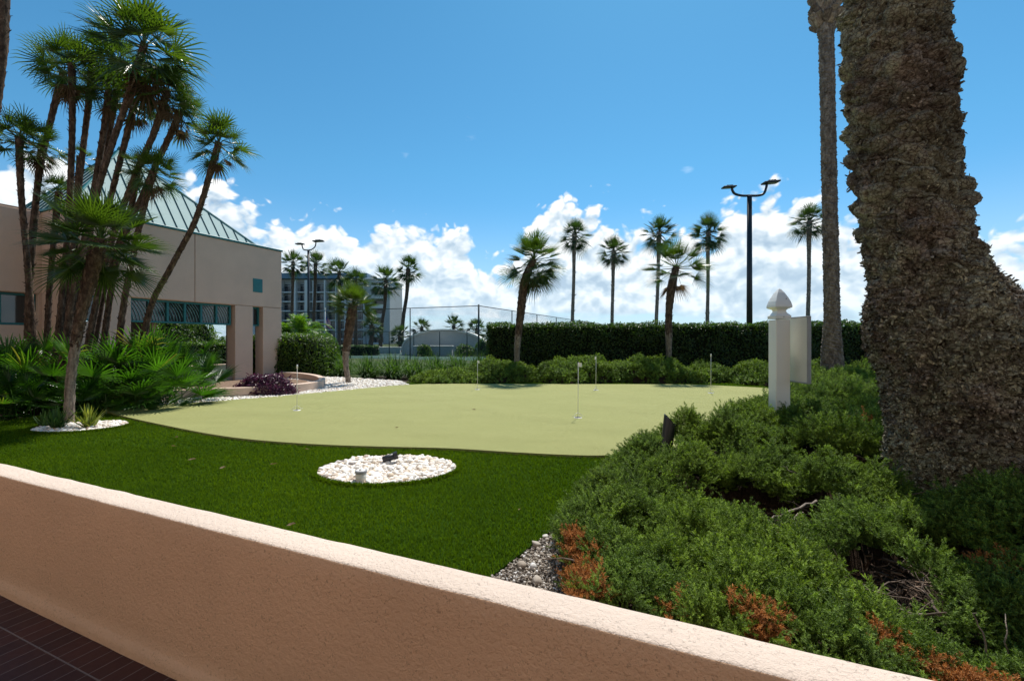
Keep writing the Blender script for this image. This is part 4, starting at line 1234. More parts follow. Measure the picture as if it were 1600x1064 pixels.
# trunks without crown of their own in the dense middle of the clump
# fan-leaved understorey
TH = [
 (14, 606, 7.4, 1.5, 'fan-leaved shrub at the left frame edge under the palms'), (66, 614, 7.8, 1.5, 'fan-leaved shrub behind the front palm trunk'),
 (128, 612, 7.7, 1.20, 'fan-leaved shrub just right of the front palm trunk'), (176, 612, 7.5, 1.55, 'darkest fan-leaved shrub in the middle of the thicket'),
 (222, 608, 7.9, 1.62, 'bright fan-leaved shrub under the leaning trunk'), (258, 608, 8.1, 1.60, 'right-hand fan-leaved shrub reaching toward the window band'),
 (268, 612, 8.6, .95, 'low fan-leaved shrub nearest the planter wall'), (-40, 610, 7.0, 1.3, 'fan-leaved shrub mostly beyond the left frame edge'),
 (100, 618, 8.6, 1.5, 'tall fan-leaved shrub at the back among the trunks'), (215, 622, 7.4, .85, 'small fan-leaved shrub spilling onto the edge of the lawn'), (150, 620, 7.0, .80, 'small dark fan-leaved shrub right of the leaning trunk, near the ground'), (40, 622, 6.9, .85, 'small dark fan-leaved shrub left of the leaning trunk, near the ground'),
]
for px, py, Y, h, lb in TH:
    c = at(px, 532, Y); c.z = -.06
    V = []; Fc = []; var = []
    n = 34 if h > 1 else 24
    for i in range(n):
        a = i * 2.39996 + rnd.gauss(0, .3); e = math.radians(rnd.uniform(12, 82)); d = Vector((math.cos(a) * math.cos(e), math.sin(a) * math.cos(e), math.sin(e)))
        pl = h * rnd.uniform(.35, .72); L = h * rnd.uniform(.30, .40)
        b = c + Vector((rnd.gauss(0, .14), rnd.gauss(0, .12), 0))
        fan_leaf(V, Fc, var, b, d, L, 22, 1.9, rnd.uniform(.5, 1.3), max(0, min(1 if rnd.random() < .03 else .93, rnd.gauss(.5, .25))), pet=pl / L, petw=.006, mid0=.32)
    t = empty('fan_leaf_shrub', c, lb, 'shrub', 'fan-leaved shrubs in the thicket under the palms')
    mb = MB(); mb.add([tuple(p) for p in V], Fc, np.array(var)); build('foliage', mb, M['thicket'], t)

# palms beyond the green
fan_palm('small fan palm with a thick shaggy upper trunk on the pebble strip', P_(12.1, (545, 600), (540, 562), (545, 520), (552, 476)), [.066, .066, .10, .115, .11], .68, 44, 24, mid0=.26, stub=150, stubsize=.05, grey=.42, emin=-18, emax=80, droop=.6, amax=1.7)
fan_palm('round-crowned fan palm left of centre, before the tall hedge', P_(13.2, (808, 592), (808, 545), (813, 495), (820, 440), (834, 405)), [.075, .08, .10, .12, .125, .09], 1.0, 52, 22, stub=200, stubsize=.05, grey=.35, emin=-66, emax=82, droop=.6, skirt=4, pet=.80, amax=1.75, mid0=.22)
fan_palm('sparse wide fan palm right of centre, before the tall hedge', P_(13.2, (1045, 592), (1045, 540), (1045, 490), (1050, 445), (1057, 416)), [.07, .075, .10, .095, .12, .09], .98, 30, 22, stub=170, stubsize=.05, grey=.4, emin=-24, emax=76, droop=.55, pet=.85, skirt=3, amax=1.6, mid0=.22)
WG = 'tall slim palms standing beyond the tall hedge'
for lb, px, cy, Y, L, lean in [('slim tall palm just right of the round-crowned one, beyond the hedge', 898, 366, 33, 1.30, -4), ('shortest of the slim palms beyond the hedge', 959, 392, 34, 1.30, -3), ('slim tall palm behind the sparse wide fan palm', 1030, 362, 33, 1.45, -5),
                        ('slim tall palm left of the black floodlight pole', 1107, 362, 33, 1.50, -2), ('slim tall palm close to the left of the date palm trunk', 1265, 345, 31, 1.40, -3)]:
    y0 = 532 + 1.17 * F / Y
    fan_palm(lb, P_(Y, (px + lean, y0), (px + lean * .9, 500), (px + lean * .4, 440), (px - 1, cy + 22), (px, cy)), [.17, .13, .115, .12, .17], L * 1.02, 46, 16, pet=.8, mid0=.25, emin=-62, emax=85, droop=1.0, mf='fan_far', mt='trunk_date', stub=30, stubsize=.14, group=WG, tr=9, amax=1.65, petw=.02)
BG = 'palms before the apartment block and beyond the court'
for lb, px, cy, Y, L, bx in [('palm against the sky beside the right edge of the pink building', 458, 410, 66, 2.3, 455), ('palm immediately right of the far floodlight pole', 493, 412, 64, 2.3, 489), ('palm in front of the apartment roof above the small fan palm', 530, 426, 62, 2.4, 530),
                        ('lower palm in front of the apartment roof, just right of the small fan palm', 556, 440, 60, 2.3, 556), ('palm in front of the right end of the apartment block', 603, 438, 58, 2.5, 594), ('tallest leaning palm standing clear of the apartment block', 638, 420, 52, 1.9, 626),
                        ('short palm below the apartment block, right of the small fan palm', 581, 508, 42, 1.3, 579), ('bushy short palm left of the arched wall', 625, 522, 45, 1.3, 626), ('little palm above the left shoulder of the arched wall', 659, 512, 70, 1.9, 658),
                        ('palm above the right side of the arched wall', 709, 509, 62, 1.9, 709), ('palm right of the arched wall beside the corner post', 745, 514, 60, 1.9, 745), ('palm top showing over the left end of the tall hedge', 765, 545, 60, 1.6, 765)]:
    y0 = 532 + 1.17 * F / Y; y1 = min(cy + 40, (cy + y0) / 2)
    fan_palm(lb, P_(Y, (bx, y0), (bx + (px - bx) * .35, (y0 * .6 + cy * .4)), (px - (px - bx) * .2, y1), (px, cy)), [.27, .22, .20, .26], L, 36, 12, emin=-55, emax=85, droop=.95, mf='fan_far', mt='trunk_brown', group=BG, tr=8, amax=1.35, petw=.03)

# feathery bright palm behind the rounded bush
def pinnate_frond(V, Fc, var, base, d, L, npin, plen, droop, v, w=.012, ang=55):
    p = Vector(base); d = d.normalized(); pts = [(p.copy(), d.copy())]; n = 14
    for k in range(n):
        p = p + d * (L / n); d = (d + Vector((0, 0, -droop / n * (1 + k * .12)))).normalized(); pts.append((p.copy(), d.copy()))
    side0 = d.cross(Vector((0, 0, 1)));
    for i, (q, dd) in enumerate(pts):
        s_ = dd.cross(Vector((0, 0, 1))); s_ = s_.normalized() if s_.length > .02 else Vector((1, 0, 0))
        ww = w * 1.6 * (1 - i / (n + 2)) + .002; b = len(V)
        V += [q - s_ * ww, q + s_ * ww, q + Vector((0, 0, -ww))]
        if i:
            for a_, b_ in ((0, 1), (1, 2), (2, 0)): Fc += [(b - 3 + a_, b - 3 + b_, b + b_), (b - 3 + a_, b + b_, b + a_)]; var += [.6, .6]
    for j in range(npin):
        u = .14 + .86 * j / npin; k = min(n - 1, int(u * n)); f = u * n - k
        q = pts[k][0].lerp(pts[k + 1][0], f); dd = pts[k][1].lerp(pts[k + 1][1], f).normalized()
        s_ = dd.cross(Vector((0, 0, 1))); s_ = s_.normalized() if s_.length > .02 else Vector((1, 0, 0)); up = s_.cross(dd)
        pl = plen * math.sin(math.pi * min(1, .15 + .85 * u) ** .8) ** .6 if u < 1 else .1
        for sg in (-1, 1):
            an = math.radians(ang + rnd.gauss(0, 6))
            o = (dd * math.cos(an) + s_ * sg * math.sin(an) + up * (.25 + rnd.gauss(0, .12))).normalized()
            l = pl * rnd.uniform(.85, 1.1); wv = dd * w
            m_ = q + o * l * .5; e = q + o * l + Vector((0, 0, -.18 * l)); b = len(V)
            V += [q - wv * .5, q + wv * .5, m_ + wv + up * .3 * w, m_ - wv, e]
            Fc += [(b, b + 1, b + 2), (b, b + 2, b + 3), (b + 3, b + 2, b + 4)]; var += [min(.95, max(0, v + rnd.gauss(0, .08)))] * 3
def areca(label, c, H, n, L):
    t = empty('feather_palm', c, label, 'palm tree')
    V = []; Fc = []; var = []; mbt = MB()
    for s_ in range(7):
        b = c + Vector((rnd.gauss(0, .3), rnd.gauss(0, .3), 0)); top = b + Vector((rnd.gauss(0, .25), rnd.gauss(0, .2), H * rnd.uniform(.35, .75)))
        mbt.tube([b, (b + top) / 2, top], [.05, .04, .03], 6)
        for i in range(n):
            a = rnd.random() * 6.28; e = math.radians(rnd.uniform(20, 80))
            pinnate_frond(V, Fc, var, top, Vector((math.cos(a) * math.cos(e), math.sin(a) * math.cos(e), math.sin(e))), L * rnd.uniform(.8, 1.1), 26, L * .28, 1.3, rnd.gauss(.55, .2), .022)
    mb = MB(); mb.add([tuple(p) for p in V], Fc, np.array(var)); build('crown', mb, M['areca'], t); build('trunk', mbt, M['trunk_grey'], t)
c = at(447, 532, 19.0); c.z = -.07; areca('bright feathery palm behind the rounded bush at the building corner', c, 2.0, 9, 1.3)
c = at(325, 532, 24.0); c.z = -.07; areca('bright feathery palm seen through the pavilion opening', c, 1.4, 8, 1.2)
c = at(495, 532, 36.0); c.z = -.07; areca('feathery palm in front of the court fence below the apartment block', c, 1.8, 7, 1.3)

for px, Y, w, h, lb in ((215, 20, 2.8, 2.7, 'leafy shrub beyond the pavilion at the left of its opening'), (268, 21, 2.6, 2.6, 'leafy shrub beyond the pavilion in the middle of its opening'), (308, 22, 2.0, 2.5, 'leafy shrub beyond the pavilion beside the bright feathery palm'), (350, 23, 1.6, 1.35, 'low leafy shrub beyond the pavilion near its right pillar')):
    c = at(px, 532, Y); round_bush('leafy_shrub', lb, (c.x, c.y, -.07), (w / 2, w / 2, h), 260, .09, M['hedge_bright'], group='shrubs beyond the pavilion', boxy=0, rough=.25)
# ------------------------------------------------------------------ big date palms
def date_palm(label, axis, zr, scar_w, scar_h, amp, ztop, boots_from, fibre_to, nph, nz, zmin, zmax, chips, chip_size, seed, crown_L, nfr, fine=.012):
    """axis(z)->(x,y) ; zr list of (z, radius)"""
    t = empty('date_palm', Vector((*axis(0), 0)), label, 'palm tree')
    zs = np.linspace(zmin, zmax, nz); th = np.linspace(0, 2 * math.pi, nph, endpoint=False)
    Z, TH_ = np.meshgrid(zs, th, indexing='ij')
    R0 = np.interp(zs, [a for a, b in zr], [b for a, b in zr])[:, None] * np.ones_like(TH_)
    D = np.zeros_like(R0) - .2
    circ = 2 * math.pi * np.mean([b for a, b in zr]); dz = scar_w * scar_h / circ * 1.0
    rr = np.random.default_rng(seed)
    nsc = int((zmax - zmin) / dz)
    wob = fbm(np.stack([np.cos(TH_).ravel() * 3 + seed, np.sin(TH_).ravel() * 3, Z.ravel() * 5], 1), 3).reshape(Z.shape) * .35
    for i in range(nsc):
        zi = zmin + i * dz; ai = (i * 2.39996) % (2 * math.pi)
        s_amp = rr.uniform(.65, 1.2); sw = scar_w * rr.uniform(.85, 1.25); sh = scar_h * rr.uniform(.85, 1.3)
        i0, i1 = np.searchsorted(zs, [zi - sh * 1.3, zi + sh * 1.3])
        if i1 <= i0: continue
        da = (th - ai + math.pi) % (2 * math.pi) - math.pi
        j = np.abs(da) < sw / R0[i0, 0] * 1.1
        if not j.any(): continue
        js = np.nonzero(j)[0]
        u = da[js][None, :] * R0[i0:i1, js] / (sw * .54) + wob[i0:i1][:, js]
        v = (Z[i0:i1][:, js] - zi) / (sh * .56) + wob[i0:i1][:, js] * .8
        r2 = u * u + v * v
        b = np.where(r2 < 1, np.sqrt(np.maximum(0, 1 - r2)), -.2) * s_amp * (1 + .45 * v)
        D[i0:i1, js[0]:js[-1] + 1] = np.maximum(D[i0:i1, js[0]:js[-1] + 1], b) if (js[-1] - js[0] + 1) == len(js) else D[i0:i1, js[0]:js[-1] + 1]
        if (js[-1] - js[0] + 1) != len(js):
            for q, jj in enumerate(js): D[i0:i1, jj] = np.maximum(D[i0:i1, jj], b[:, q])
    fade = np.clip((Z - fibre_to) / .45, 0, 1) * .85 + .15
    q = np.stack([np.cos(TH_).ravel() * R0.ravel(), np.sin(TH_).ravel() * R0.ravel(), Z.ravel()], 1)
    n1 = fbm(q * [9, 9, 5] + seed, 4, .6).reshape(Z.shape); n2 = fbm(q * [34, 34, 26] + seed, 4, .6).reshape(Z.shape); n3 = fbm(q * [3, 3, 2.2] + seed, 2).reshape(Z.shape)
    R = R0 + D * amp * fade + n1 * amp * .32 - np.abs(n2) * fine * 2 - np.maximum(0, .16 - np.abs(fbm(q * [11, 11, 15] + seed + 3, 3).reshape(Z.shape))) * fine * 14 + n3 * amp * (.22 + .9 * (1 - fade))
    if zmax > 0: pass
    ax = np.array([axis(z) for z in zs])
    X = ax[:, 0][:, None] + R * np.cos(TH_); Y = ax[:, 1][:, None] + R * np.sin(TH_)
    V = np.stack([X, Y, Z], -1)
    i, j = np.meshgrid(np.arange(nz - 1), np.arange(nph), indexing='ij')
    Q = np.stack([i * nph + j, i * nph + (j + 1) % nph, (i + 1) * nph + (j + 1) % nph, (i + 1) * nph + j], -1).reshape(-1, 4)
    vv = np.clip(.42 + n1[:-1] * .45, 0, 1).ravel()
    mb = MB(); mb.add(V.reshape(-1, 3), Q, vv, sm=1)
    build('trunk', mb, M['bark'] if seed == 1 else M['trunk_date'], t)
    # loose flakes and broken fibre ends
    if chips:
        mb = MB()
        ii = rr.integers(1, nz - 1, chips * 3); jj = rr.integers(0, nph, chips * 3)
        keep = rr.random(chips * 3) < (.07 + .93 * np.clip((fibre_to + .5 - zs[ii]) / .9, 0, 1)); ii, jj = ii[keep][:chips], jj[keep][:chips]
        P = V[ii, jj]; o = np.stack([np.cos(th[jj]), np.sin(th[jj]), np.zeros(len(jj))], 1)
        n = len(P)
        low = np.clip((fibre_to + .3 - zs[ii]) / .8, 0, 1)[:, None]
        up = np.array([0, 0, 1.])
        fw = o * rr.uniform(.1, .9, (n, 1)) + up * rr.uniform(-1.0, .9, (n, 1)) + rr.normal(0, .45, (n, 3))
        Rm = frame_rot(fw, o + rr.normal(0, .35, (n, 3)))
        W3 = (np.array([(-.5, 0, 0), (.5, 0, 0), (.32, 1, .05), (-.3, .85, 0), (0, .5, .22)]), np.array([(0, 1, 4), (1, 2, 4), (2, 3, 4), (3, 0, 4)]))
        s = chip_size * np.clip(rr.lognormal(0, .35, n), .4, 1.7)
        scatter(mb, W3, P - o * .006, Rm, np.stack([s * rr.uniform(.3, .8, n), s, s], 1), np.where(rr.random(n) < .5, rr.uniform(.0, .4, n), rr.uniform(.55, 1, n)))
        build('bark_flakes', mb, M['bark'] if seed == 1 else M['trunk_date'], t)['kind'] = 'stuff'
    # crown of arching pinnate fronds
    top = Vector((*axis(ztop), ztop)); V2 = []; F2 = []; var = []
    for i in range(nfr):
        u = (i + .5) / nfr; e = math.radians(80 - 112 * u + rnd.gauss(0, 5)); a = i * 2.39996
        pinnate_frond(V2, F2, var, top + Vector((0, 0, .25 - .5 * u)), Vector((math.cos(a) * math.cos(e), math.sin(a) * math.cos(e), math.sin(e))), crown_L * rnd.uniform(.85, 1.1), 80, crown_L * .15, .9 + .6 * u, rnd.gauss(.5, .18), .014, 48)
    mb = MB(); mb.add([tuple(p) for p in V2], F2, np.array(var)); build('crown', mb, M['fan'], t)
    # dense boots under the crown
    mb = MB(); k = 420; a = np.arange(k) * 2.39996; z = ztop - boots_from + np.arange(k) / k * (boots_from + .15)
    o = np.stack([np.cos(a), np.sin(a), np.zeros(k)], 1); r0 = np.interp(z, [b for b, _ in zr], [c_ for _, c_ in zr])
    P = np.stack([[*axis(zz), zz] for zz in z]) + o * r0[:, None] * .9
    Rm = frame_rot(o * .75 + np.array([0, 0, .9]) + rng.normal(0, .1, (k, 3)), o)
    W3 = (np.array([(-.5, 0, -.1), (.5, 0, -.1), (.32, 1, 0), (-.32, 1, 0), (.3, 1, .2), (-.3, 1, .2), (0, 0, .3)]), np.array([(0, 1, 2), (0, 2, 3), (3, 2, 4), (3, 4, 5), (5, 4, 6), (0, 3, 5), (0, 5, 6), (1, 6, 4), (1, 4, 2)]))
    s = rng.uniform(.14, .24, k)
    scatter(mb, W3, P, Rm, s, rng.random(k))
    build('leaf_base', mb, M['trunk_date'], t)
    return t

def zy(y, Y): return CAMZ + (532 - y) / F * Y
def mk_axis(Y, tab):
    zs = [zy(y, Y) for y, x in tab][::-1]; xs = [(x - 800) / F * Y for y, x in tab][::-1]
    return lambda z: (float(np.interp(z, zs, xs)), Y)
ax1 = mk_axis(3.0, [(-1600, 1360), (-300, 1382), (0, 1392), (200, 1409), (300, 1417), (400, 1434), (480, 1466), (560, 1478), (640, 1486), (720, 1490), (830, 1492)])
zr1 = [(-.15, .40), (.15, .375), (.45, .36), (.8, .395), (1.1, .425), (1.3, .395), (1.5, .305), (1.7, .252), (2.1, .235), (2.6, .232), (3.3, .215), (5, .22), (9.6, .24)]
date_palm('huge rough date palm trunk filling the right edge of the photo', ax1, zr1,   .20, .145, .080, 9.5, 1.3, 1.35, 620, 1500, -.15, 5.2, 34000, .022, 1, 2.7, 46)
# upper trunk of the same palm, out of frame
def upper(t):
    mb, *_ = trunk_mesh([Vector((*ax1(z), z)) for z in (5.1, 6.5, 8, 9.6)], [.22, .22, .22, .26], .12, .2, 3, 16, .08)
    build('upper_trunk', mb, M['trunk_date'], t)
upper([o for o in COL.objects if o.name.startswith('date_palm')][0])
ax2 = mk_axis(10.5, [(-200, 1288), (20, 1290), (100, 1292), (300, 1296), (500, 1300), (560, 1300), (620, 1300)])
zr2 = [(-.1, .27), (.3, .26), (.7, .22), (1.3, .165), (1.7, .145), (4, .138), (7, .132), (8.1, .14), (8.45, .21), (9.3, .22), (12.6, .2)]
date_palm('tall slender date palm with ringed trunk between the white post and the huge trunk', ax2, zr2, .17, .055, .026, 12.6, 4.3, .5, 220, 1900, -.1, 12.5, 5000, .020, 2, 2.6, 56, .006)

# ================================================================== JUNIPERS
def juniper_proto(seed, dead=False, lod=0):
    r = np.random.default_rng(seed); V = []; Fc = []; var = []
    def needles(p0, d, L, n, vv):
        d = d / np.linalg.norm(d)
        a = np.cross(d, [.3, .2, 1]); a /= np.linalg.norm(a); b = np.cross(d, a)
        for k in range(n):
            u = (k + .5) / n; p = p0 + d * L * u; an = k * 2.4 + r.random(); o = a * math.cos(an) + b * math.sin(an)
            f = d * .75 + o * .75; f = f / np.linalg.norm(f); s = np.cross(f, o); s /= np.linalg.norm(s) + 1e-9
            l = (.115 if not lod else .2) * r.uniform(.8, 1.3); w = wd_; c = len(V)
            V.extend([p - s * w, p + s * w, p + f * l * .6 + s * w * 1.0, p + f * l, p + f * l * .6 - s * w * 1.0]); Fc.extend([(c, c + 1, c + 2), (c, c + 2, c + 4), (c + 4, c + 2, c + 3)]); var.extend([min(.98, max(0, vv + r.normal(0, .08)))] * 3)
    ns = 9 if not lod else 7
    nn_ = (4, 8, 7) if not lod else (1, 2, 2)
    wd_ = .0165 if not lod else .045
    for i in range(ns):
        a = i * 2.4 + r.normal(0, .3); e = math.radians(r.uniform(18, 85)); d = np.array([math.cos(a) * math.cos(e), math.sin(a) * math.cos(e), math.sin(e)])
        L = r.uniform(.7, 1.1); p = np.array([0., 0, 0]); vb = r.uniform(.10, .72)
        for k in range(5):
            q = p + d * L / 5
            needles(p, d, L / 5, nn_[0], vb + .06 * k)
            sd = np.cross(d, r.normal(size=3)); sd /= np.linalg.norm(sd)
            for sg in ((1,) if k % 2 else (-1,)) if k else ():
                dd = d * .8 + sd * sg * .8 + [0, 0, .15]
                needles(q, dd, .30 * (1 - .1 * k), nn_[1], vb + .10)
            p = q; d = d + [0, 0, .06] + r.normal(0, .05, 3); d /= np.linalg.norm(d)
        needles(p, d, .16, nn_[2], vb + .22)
    if lod: return (np.array(V), np.array(Fc)), np.array(var)
    mb = MB(); mb.add(np.array(V), Fc, np.array(var))
    m = mb.mesh('juniper_spray', M['juniper_dead'] if dead else M['juniper'])
    return bpy.data.objects.new('juniper_spray', m)
JP_ = [juniper_proto(s) for s in range(5)]; JD_ = [juniper_proto(50 + s, True) for s in range(2)]
PROTOS = JP_ + JD_
JL_ = [juniper_proto(70 + s, lod=1) for s in range(4)]

def instancer(name, P, rot, scl, idx, parent=None, protos=PROTOS):
    me = bpy.data.meshes.new(name); n = len(P)
    c = P.mean(0); c[2] = P[:, 2].min()
    me.vertices.add(n); me.vertices.foreach_set('co', (P - c).astype(np.float32).ravel())
    a = me.attributes.new('rot', 'FLOAT_VECTOR', 'POINT'); a.data.foreach_set('vector', rot.astype(np.float32).ravel())
    a = me.attributes.new('scl', 'FLOAT', 'POINT'); a.data.foreach_set('value', scl.astype(np.float32))
    a = me.attributes.new('kind_index', 'INT', 'POINT'); a.data.foreach_set('value', idx.astype(np.int32))
    o = bpy.data.objects.new(name, me); COL.objects.link(o)
    o.location = c
    if parent is not None: o.parent = parent; o.location = Vector(c) - parent.location
    ng = bpy.data.node_groups.new(name, 'GeometryNodeTree')
    ng.interface.new_socket('Geometry', in_out='INPUT', socket_type='NodeSocketGeometry'); ng.interface.new_socket('Geometry', in_out='OUTPUT', socket_type='NodeSocketGeometry')
    N_ = ng.nodes; lk = ng.links
    gi = N_.new('NodeGroupInput'); go = N_.new('NodeGroupOutput'); jn = N_.new('GeometryNodeJoinGeometry')
    def attr(nm, tp):
        nd = N_.new('GeometryNodeInputNamedAttribute'); nd.data_type = tp; nd.inputs[0].default_value = nm; return nd.outputs[0]
    ra, sa, ka = attr('rot', 'FLOAT_VECTOR'), attr('scl', 'FLOAT'), attr('kind_index', 'INT')
    e2r = N_.new('FunctionNodeEulerToRotation'); lk.new(ra, e2r.inputs[0])
    for k in sorted(set(idx.tolist())):
        oi = N_.new('GeometryNodeObjectInfo'); oi.inputs['Object'].default_value = protos[k]
        cp = N_.new('FunctionNodeCompare'); cp.data_type = 'INT'; cp.operation = 'EQUAL'; lk.new(ka, cp.inputs[2]); cp.inputs[3].default_value = k
        ip = N_.new('GeometryNodeInstanceOnPoints'); lk.new(gi.outputs[0], ip.inputs['Points']); lk.new(cp.outputs[0], ip.inputs['Selection']); lk.new(oi.outputs['Geometry'], ip.inputs['Instance'])
        lk.new(e2r.outputs[0], ip.inputs['Rotation']); lk.new(sa, ip.inputs['Scale']); lk.new(ip.outputs[0], jn.inputs[0])
    lk.new(jn.outputs[0], go.inputs[0])
    md = o.modifiers.new('sprays', 'NODES'); md.node_group = ng
    return o

def dome_height(x, y, domes):
    h = np.zeros(len(x))
    for cx, cy, rx, ry, hh in domes:
        q = ((x - cx) / rx) ** 2 + ((y - cy) / ry) ** 2
        h = np.maximum(h, hh * np.sqrt(np.maximum(0, 1 - q ** 1.3)))
    nz = fbm(np.stack([x * 4.6, y * 4.6, x * 0 + 2.2], 1), 4, .6)
    return h * (1 + .62 * nz) 

def juniper_points(x, y, domes, size, dead=None, zb=-.06, depth=.10):
    e = .04
    h = dome_height(x, y, domes); hx = dome_height(x + e, y, domes); hy = dome_height(x, y + e, domes)
    k = h > .07
    x, y, h, hx, hy = x[k], y[k], h[k], hx[k], hy[k]
    n = len(x)
    N = np.stack([-(hx - h) / e, -(hy - h) / e, np.ones(n)], 1); N /= np.linalg.norm(N, axis=1, keepdims=True)
    N = N * .75 + [0, 0, .35] + rng.normal(0, .28, (n, 3)); N /= np.linalg.norm(N, axis=1, keepdims=True)
    z = zb + h - rng.random(n) ** 1.6 * depth - size * .5
    rot = np.zeros((n, 3))
    th = np.arccos(np.clip(N[:, 2], -1, 1)); ph = np.arctan2(N[:, 1], N[:, 0])
    rot[:, 1] = th; rot[:, 2] = ph
    # spin about own axis through choice of prototype + random x jitter
    rot[:, 0] = rng.normal(0, .25, n)
    P = np.stack([x, y, z], 1)
    s = size * rng.uniform(.7, 1.25, n)
    idx = rng.integers(0, 5, n)
    if dead is not None:
        for dx, dy, dr in dead:
            q = ((x - dx) ** 2 + (y - dy) ** 2) < (dr * (1 + .3 * rng.normal(size=n))) ** 2
            idx = np.where(q & (rng.random(n) < .85), 5 + rng.integers(0, 2, n), idx)
    return P, rot, s, idx

def height_mesh(name, poly, domes, parent, step=.06, k=.72, zb=-.06):  # dark sheet under the sprays, standing in for shade in the gaps
    P = np.array(poly); a, b = P.min(0), P.max(0)
    nx, ny = int((b[0] - a[0]) / step) + 1, int((b[1] - a[1]) / step) + 1
    X, Y = np.meshgrid(np.linspace(a[0], b[0], nx), np.linspace(a[1], b[1], ny))
    H = dome_height(X.ravel(), Y.ravel(), domes) * k - .045
    ins = inside(X.ravel(), Y.ravel(), poly)
    H = np.where(ins, H, -.05)
    for g in (gaps if parent is None else []): H = np.where(np.hypot(X.ravel() - g[0], Y.ravel() - g[1]) < g[2] * 1.25, -.05, H)
    i, j = np.meshgrid(np.arange(ny - 1), np.arange(nx - 1), indexing='ij'); A = (i * nx + j).ravel()
    Q = np.stack([A, A + 1, A + nx + 1, A + nx], 1)
    Q = Q[(H[Q] > 0).any(1)]
    mb = MB(); mb.add(np.stack([X.ravel(), Y.ravel(), zb + H], 1), Q, sm=1)
    return build(name, mb, M['soil'], parent)

# mounds of the big foreground bed
JPOLY = [(.26, 1.62), (.22, 2.0), (.25, 2.45), (.40, 3.0), (.62, 3.5), (1.05, 3.95), (1.75, 4.25), (2.3, 4.7), (2.75, 5.3), (3.3, 5.9), (4.1, 6.9), (4.9, 8.0), (5.8, 9.3), (6.1, 10.6), (6.3, 12.6), (16.5, 12.6), (13, 9), (9, 6), (5.2, 3.6), (3.6, 2.0), (3.0, .40), (2.6, .35)]
gaps = [(1.50, 2.72, .38), (1.52, 1.95, .24), (1.95, 2.12, .20), (1.55, 1.78, .12), (2.15, 3.5, .24), (1.35, 3.55, .12), (3.4, 4.4, .30), (2.66, 3.0, .34), (3.9, 5.6, .2)]
def make_domes():
    ds = []
    fixed = [(.62, 1.75, .36, .27, .25), (.62, 2.25, .42, .34, .29), (.72, 2.85, .36, .34, .30), (1.08, 3.15, .46, .38, .40), (1.75, 3.85, .62, .42, .46), (1.02, 2.5, .34, .28, .26), (1.12, 1.85, .34, .28, .25), (.30, 1.9, .20, .30, .19), (2.45, 4.45, .60, .5, .52), (1.55, 1.36, .34, .20, .15),
             (2.10, 2.80, .42, .34, .36), (1.75, 3.20, .40, .30, .34), (2.05, 1.60, .40, .26, .22), (2.5, 1.85, .42, .45, .42), (2.45, 2.35, .32, .28, .34), (2.55, .95, .45, .30, .18)]
    ds += fixed
    r = random.Random(4); tries = 0
    while tries < 5000:
        tries += 1
        x, y = r.uniform(.3, 14), r.uniform(.6, 12.4)
        if y > 3.6 and x > 1.6 or (x > 2.9 and y > .8):
            if not inside(np.array([x - .2]), np.array([y]), JPOLY)[0]: continue
            if x > y * 1.35 + .8: continue
            if any(math.hypot(x - g[0], y - g[1]) < g[2] + .25 for g in gaps): continue
            sp = .42 + .018 * y
            if any(math.hypot(x - d[0], y - d[1]) < sp for d in ds): continue
            ds.append((x, y, r.uniform(.42, .62), r.uniform(.36, .52), r.uniform(.34, .52)))
    return ds
DOMES = make_domes()
rd = random.Random(9)
for k in range(400):
    x_, y_ = rd.uniform(.6, 12), rd.uniform(1.2, 12)
    if inside(np.array([x_ - .45]), np.array([y_]), JPOLY)[0] and inside(np.array([x_]), np.array([y_ + .3]), JPOLY)[0] and len(DOMES) < 170: DOMES.append((x_, y_, .85, .7, rd.uniform(.24, .33)))
